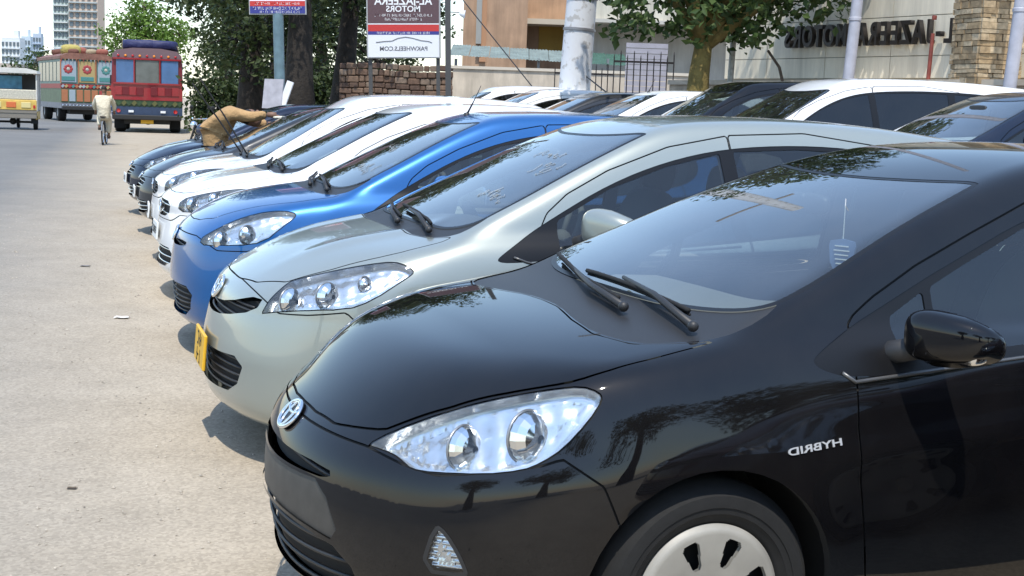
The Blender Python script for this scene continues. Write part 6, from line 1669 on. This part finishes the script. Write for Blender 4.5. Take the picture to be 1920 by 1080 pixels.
# ------------------------------------------------------------------ buses, truck, three wheeler
def veh_wheel(o, x, y, r, w, nm='wheel'):
    M = Matrix.Translation((x, y, r)) @ Matrix.Rotation(math.pi/2, 4, 'Y')
    t = MB().lathe([(r*.55, -w/2), (r*.9, -w/2), (r, -w*.35), (r, w*.35), (r*.9, w/2), (r*.55, w/2)], 24, M).build(nm, MATS['rubber'], o, True)
    MB().lathe([(.001, -w*.3), (r*.3, -w*.35), (r*.55, -w*.45)], 16, M).build('rim', mat('rim_grey', (.3, .3, .3), .5, .5), t, True); MB().lathe([(r*.55, w*.45), (r*.3, w*.35), (.001, w*.3)], 16, M).build('rim', mat('rim_grey', (.3, .3, .3), .5, .5), t, True)
def prof_box(w, y0, y1, prof, name, m, o):
    """cross-section (half width, z) list mirrored and run from y0 to y1"""
    P = [(a, z) for a, z in prof] + [(-a, z) for a, z in prof[::-1]]; n = len(P)
    V = [(x, y0, z) for x, z in P] + [(x, y1, z) for x, z in P]
    F = [tuple(range(n)), tuple(range(2*n-1, n-1, -1))] + [(i, n+i, n+(i+1) % n, (i+1) % n) for i in range(n)]
    return MB().add(V, F).build(name, m, o)
busred = mat('bus_red', (.26, .010, .016), .35, coat=.4, noise=(3, .12)); busblue = mat('bus_blue', (.03, .05, .10), .4, noise=(4, .2)); busgreen = mat('bus_green', (.035, .065, .025), .45, noise=(4, .3)); chd = mat('chassis_dark', (.02, .02, .02), .7)
paneb = mat('bus_pane_blue', (.07, .15, .30), .12, noise=(2, .2)); paneg = mat('bus_pane_grey', (.13, .14, .13), .2, noise=(3, .2))
def red_bus():
    a, b = at(207, 245, 55), at(345, 245, 55); w = (b.x - a.x)/2
    o = empty('passenger_bus', ((a.x+b.x)/2, 55, 0), R_(14)); tag(o, 'red bus with blue rear windows seen from behind', 'bus')
    w *= .93
    prof_box(w, 0, 7.4, [(w*.97, .62), (w, .75), (w, 1.05)], 'lower_skirt', busblue, o)
    prof_box(w, .02, 7.4, [(w*1.0, 1.05), (w*1.0, 1.32)], 'green_band', busgreen, o)
    prof_box(w, 0, 7.4, [(w*1.0, 1.32), (w*1.0, 1.95)], 'red_band', busred, o)
    prof_box(w, .06, 7.4, [(w*1.0, 1.95), (w*.97, 3.0)], 'window_band', mat('bus_frame', (.17, .02, .025), .4), o)
    prof_box(w, 0, 7.4, [(w*.98, 3.0), (w*.97, 3.15), (w*.85, 3.32), (w*.4, 3.42)], 'roof', mat('bus_roof', (.16, .10, .11), .5), o)
    for (x0, x1, m) in ((-.86, -.36, paneb), (-.32, .34, paneg), (.40, .88, paneb)):
        f = MB().box(((x0+x1)/2*w, .02, 2.46), ((x1-x0)*w, .07, .98), None, .02).build('rear_window', m, o)
    for x in (-.36, .36): MB().box((x*w, -.02, 2.47), (.05, .06, 1.04)).build('window_post', busred, o)
    MB().box((0, -.03, 1.985), (w*1.9, .06, .07)).build('window_sill', busred, o); MB().box((0, -.03, 2.98), (w*1.9, .06, .07)).build('window_head', busred, o)
    for s in (-1, 1):
        for k in range(5): MB().box((s*w*.985, 1.0+k*1.25, 2.46), (.05, 1.0, .85)).build('side_window', paneb, o)
        MB().lathe([(.001, -.02), (.07, -.015), (.08, 0)], 14, Matrix.Translation((s*w*.8, -.03, .88)) @ Matrix.Rotation(math.pi/2, 4, 'X')).build('tail_lamp', MATS['tail_red'], o, True)
        MB().box((s*w*.45, -.03, .86), (.2, .04, .09)).build('reflector_strip', inkw, o)
    for s in (-1, 1):
        for k in range(4): MB().box((s*w*(.2+.2*k), -.02, 1.68), (.28, .03, .34), None, .01).build('painted_panel', busred if k % 2 else mat('bus_red_dark', (.14, .008, .012), .4), o)
        MB().tube([(s*w, 7.2, 2.5), (s*(w+.3), 7.3, 2.4)], .02, 6).build('mirror_arm', chd, o); MB().box((s*(w+.32), 7.3, 2.2), (.2, .06, .4), None, .02).build('mirror', chd, o)
        MB().box((s*(w-.3), .75, .38), (.45, .03, .45)).build('mud_flap', MATS['rubber'], o)
    for k in range(9): MB().ball((-w*.8 + k*w*.2, -.03, 3.10), (.05, .03, .05), 8, 6).build('marker_lamp', MATS['amber'] if k % 2 else MATS['tail_red'], o, True)
    for k in range(14): MB().box((-w*.93 + k*w*.143, -.015, 1.19), (w*.11, .03, .18), Matrix.Rotation(.785, 3, 'Y')).build('diamond_trim', busgreen if k % 2 else mat('bus_olive', (.10, .10, .03), .5), o)
    MB().box((0, -.12, .62), (w*1.95, .14, .2), None, .03).build('bumper', chd, o)
    MB().box((0, 3.6, .5), (w*1.3, 6.8, .3)).build('chassis', chd, o); MB().tube([(-w*.8, 1.4, .5), (w*.8, 1.4, .5)], .09).build('rear_axle', chd, o); MB().ball((0, 1.4, .5), .2).build('differential', chd, o, True)
    for y in (1.4, 5.8):
        for s in (-1, 1): veh_wheel(o, s*(w-.3), y, .5, .42)
    MB().box((0, .03, .45), (.5, .05, .16)).build('licence_plate', MATS['plate_yellow'], o)
    # blue tarpaulin load on the roof rack
    ld = empty('roof_load', tuple(o.location), R_(14)); tag(ld, 'dark blue tarpaulin load on the roof of the red bus', 'load'); ld.location.z = 3.42
    q = MB().add(*superball((.1, 2.2, .16), (w*.80, 2.0, .20), .3)); q.build('tarpaulin', mat('tarpaulin_blue', (.018, .022, .09), .6, bump=(3, .8, .1)), ld, True, None)
    for y in (.6, 1.6, 2.6, 3.6): MB().tube([(-w*.72, y, 0), (-w*.70, y, .27), (.1, y, .37), (w*.80, y, .27), (w*.88, y, 0)], .02, 6).build('rope', mat('rope', (.4, .33, .2), .9), ld)
    tag(o)
red_bus()
def deco_bus():
    a, b = at(97, 222, 72), at(205, 222, 72); wd = (b.x-a.x)
    o = empty('decorated_bus', (a.x + wd*.62, 72, 0), R_(28)); tag(o, 'ornate painted bus with flowered panels left of the red bus', 'bus')
    w = 1.35
    grn = mat('deco_green', (.10, .20, .17), .45, noise=(3, .25)); 
    prof_box(w, 0, 7.6, [(w, .7), (w, 1.0)], 'lower_skirt', mat('deco_grey', (.16, .17, .2), .5, noise=(5, .3)), o)
    prof_box(w, 0, 7.6, [(w, 1.0), (w, 1.75)], 'side_panel', mat('deco_olive', (.09, .13, .07), .5, noise=(4, .3)), o)
    prof_box(w, 0, 7.6, [(w*1.01, 1.75), (w*1.01, 2.0)], 'red_band', mat('deco_red', (.30, .035, .03), .5, noise=(6, .3)), o)
    prof_box(w, 0, 7.6, [(w, 2.0), (w*.99, 3.3)], 'upper_body', grn, o)
    prof_box(w, -.1, 7.7, [(w*1.04, 3.3), (w*1.04, 3.45), (w*.7, 3.62)], 'roof', mat('deco_roof', (.22, .10, .07), .6, noise=(4, .4)), o)
    pal = [mat('deco_p%d' % k, c, .5) for k, c in enumerate([(.30, .36, .40), (.40, .30, .13), (.34, .05, .05), (.07, .22, .21), (.38, .15, .07), (.42, .40, .34)])]
    rnd = random.Random(8)
    # back panels with rosettes
    for i, (x, bgm, fl) in enumerate(((-.72, 0, 2), (.0, 1, 2), (.72, 0, 3))):
        MB().box((x*w, -.02, 2.65), (w*.62, .05, 1.15), None, .015).build('painted_panel', pal[bgm], o)
        for k in range(8):
            an = k*math.pi/4; MB().ball((x*w + .16*math.cos(an), -.05, 2.78 + .16*math.sin(an)), (.09, .02, .09), 8, 6).build('petal', pal[fl], o, True)
        MB().ball((x*w, -.06, 2.78), (.09, .03, .09), 10, 6).build('rosette', pal[5], o, True)
        MB().box((x*w, -.05, 2.28), (w*.5, .04, .22), None, .01).build('painted_panel', pal[3], o)
    for k in range(7): MB().box((-w*.86 + k*w*.287, -.02, 1.38), (w*.24, .05, .62), None, .015).build('painted_panel', pal[(k*5+1) % 6] if k % 2 else pal[4], o)
    for k in range(15):
        MB().box((-w*.93 + k*w*.133, -.03, 1.875), (w*.09, .04, .16), Matrix.Rotation(.785, 3, 'Y')).build('diamond_trim', pal[(k*7) % 6], o)
        MB().tube([(-w*.98 + k*w*.14, -.10, 3.30), (-w*.98 + k*w*.14, -.12, 3.14)], [.03, .005], 6).build('tassel', pal[(k*5+2) % 6], o)
        MB().ball((-w*.93 + k*w*.133, -.05, .86), (.05, .03, .05), 8, 6).build('stud', MATS['chrome'], o, True)
    for x in (-1.08, -.36, .36, 1.08): MB().tube([(x*w*.93, -.04, 2.03), (x*w*.93, -.04, 3.28)], .035, 8).build('corner_pillar', pal[4], o, True)
    # near flank panels
    for k in range(6):
        y = .6 + k*1.2; MB().box((w+.0, y, 2.65), (.05, .95, 1.05), None, .015).build('side_window', paneg, o); MB().box((w+.0, y, 1.38), (.05, 1.0, .55), None, .015).build('painted_panel', pal[(k*3+2) % 6], o)
        MB().box((-w, y, 2.65), (.05, .95, 1.05), None, .015).build('side_window', paneg, o)
        MB().ball((w+.03, y, 1.4), (.03, .2, .2), 10, 8).build('rosette', pal[(k+2) % 6], o, True)
    MB().box((0, -.12, .72), (w*1.95, .14, .2), None, .03).build('bumper', chd, o); MB().box((0, 3.7, .55), (w*1.3, 7, .3)).build('chassis', chd, o)
    for y in (1.5, 6.0):
        for s in (-1, 1): veh_wheel(o, s*(w-.25), y, .5, .42)
    for k in range(16):
        rr = rnd.uniform(.2, .42); MB().add(*superball((rnd.uniform(-w*.7, w*.7), .4 + k*.42, 3.62 + rr*.5), (rr*1.3, rr, rr*.7), .7, 14, 10)).build('roof_bundle', mat('bundle_%d' % (k % 4), [(.30, .10, .07), (.35, .28, .18), (.16, .07, .05), (.4, .33, .10)][k % 4], .9, bump=(6, .7, .06)), o, True, None)
    for s in (-1, 1): MB().tube([(s*w*.95, y, 3.85) for y in (0, 7.6)], .025).build('roof_rail', MATS['chrome'], o)
deco_bus()
def rickshaw():
    p = at(22, 246, 53); o = empty('auto_rickshaw', (p.x, 53, 0), R_(16)); tag(o, 'three wheeled passenger rickshaw with a yellow tailgate at the left edge', 'rickshaw')
    wh_ = mat('rick_white', (.62, .60, .55), .6, noise=(4, .15)); ye = mat('rick_yellow', (.62, .42, .10), .5, noise=(5, .25)); w = .95
    MB().box((0, .9, .72), (2*w, 1.9, .12)).build('deck', mat('rick_deck', (.2, .18, .15), .7), o)
    MB().box((0, -.03, .98), (2*w, .08, .40), None, .02).build('tailgate', ye, o)
    for x in (-.55, 0, .55): MB().box((x, -.08, .98), (.36, .03, .22), None, .01).build('tailgate_panel', mat('rick_orange', (.6, .14, .04), .5) if x == 0 else mat('rick_pale', (.66, .55, .25), .5), o)
    for x in (-.86, .86): MB().box((x, -.085, .92), (.08, .03, .12)).build('tail_lamp', MATS['tail_red'], o)
    MB().box((0, .05, 1.38), (2*w, .10, .40), None, .03).build('seat_back', mat('rick_vinyl', (.50, .47, .38), .6, noise=(20, .3)), o)
    for x in (-w, w):
        for y in (0, .95, 1.9): MB().tube([(x, y, .75), (x, y, 2.25)], .032, 8).build('post', wh_, o, True)
    prof_box(w, -.15, 2.1, [(w*1.05, 2.22), (w*1.0, 2.34), (w*.6, 2.42)], 'canopy', wh_, o)
    MB().box((-.15, .8, 1.86), (1.0, .03, .52), None, .01).build('printed_banner', mat('banner_blue', (.10, .30, .45), .5, noise=(3, .5, 3)), o)
    MB().box((0, 1.9, 1.6), (2*w, .05, 1.2)).build('front_partition', mat('rick_dark', (.06, .06, .06), .7), o)
    MB().add(*superball((0, 2.9, .75), (.30, .65, .32), .6)).build('motorcycle_front', mat('rick_red', (.3, .03, .03), .4), o, True, None)
    for s in (-1, 1): veh_wheel(o, s*(w-.1), .75, .30, .16)
    veh_wheel(o, 0, 3.3, .30, .12); MB().tube([(-w, .75, .30), (w, .75, .30)], .045).build('axle', chd, o); MB().ball((0, .75, .32), .14).build('differential', chd, o, True)
    MB().box((0, .02, .60), (1.9, .10, .30), None, .02).build('rear_skirt', mat('rick_deck', (.2, .18, .15), .7), o)
    for s in (-1, 1): MB().box((s*.93, 1.0, .58), (.06, 1.9, .34), None, .02).build('side_skirt', ye, o)
    MB().tube([(-.35, 3.0, 1.15), (.35, 3.0, 1.15)], .018).build('handlebar', chd, o)
    for s in (-1, 1): MB().box((s*(w-.1), .10, .40), (.26, .02, .3)).build('mud_flap', MATS['rubber'], o)
rickshaw()
# motorcycles parked in the tree shade
def motorcycle(px, py, Y, rz, label, col):
    p = at(px, py, Y); o = empty('motorcycle', (p.x, Y, 0), R_(rz)); tag(o, label, 'motorcycle', 'motorcycles parked under the trees')
    for y in (0, 1.25):
        ring = [(0, y + .27*math.cos(a), .30 + .27*math.sin(a)) for a in np.linspace(0, 2*math.pi, 29)]; w = MB().tube(ring, .035, 8, False).build('wheel', MATS['rubber'], o, True)
        sp = MB()
        for k in range(10): a = k*math.pi/5; sp.tube([(0, y, .3), (0, y + .25*math.cos(a), .3 + .25*math.sin(a))], .004, 4)
        s_ = sp.build('spokes', MATS['chrome'], w); s_['kind'] = 'stuff'
    MB().add(*superball((0, .75, .86), (.13, .26, .13), .7)).build('fuel_tank', col, o, True, None); MB().add(*superball((0, .20, .85), (.13, .36, .06), .6)).build('seat', mat('seat_black', (.02, .02, .022), .5), o, True, None)
    MB().add(*superball((0, .6, .42), (.13, .18, .17), .6)).build('engine', mat('engine_grey', (.25, .25, .25), .4, .7), o, True, None)
    f = MB(); f.tube([(0, 0, .3), (0, .35, .5), (0, .55, .75), (0, .95, .95)], .025); f.tube([(-.07, 1.25, .3), (-.07, 1.0, .95)], .022); f.tube([(.07, 1.25, .3), (.07, 1.0, .95)], .022); f.tube([(-.07, 0, .3), (-.1, .05, .8)], .02); f.tube([(.07, 0, .3), (.1, .05, .8)], .02); f.build('frame', chd, o, True)
    MB().tube([(-.36, .88, 1.10), (-.2, .97, 1.08), (.2, .97, 1.08), (.36, .88, 1.10)], .015).build('handlebar', MATS['chrome'], o, True); MB().ball((0, 1.08, .95), (.09, .07, .09)).build('headlamp', MATS['chrome'], o, True)
    for s in (-1, 1): MB().tube([(s*.25, .95, 1.1), (s*.30, .93, 1.28)], .006).build('mirror_arm', chd, o); MB().ball((s*.31, .93, 1.31), (.06, .015, .04)).build('mirror', chd, o, True)
    MB().tube([(.12, .5, .3), (.13, -.1, .34), (.13, -.3, .4)], [.03, .04, .045]).build('exhaust', MATS['chrome'], o, True)
motorcycle(452, 190, 26.5, 70, 'dark blue motorcycle parked left under the shade trees', mat('moto_blue', (.015, .02, .05), .3, coat=1))
motorcycle(488, 190, 26, 60, 'black motorcycle parked beside the teal sign pole', mat('moto_black', (.012, .012, .012), .3, coat=1))
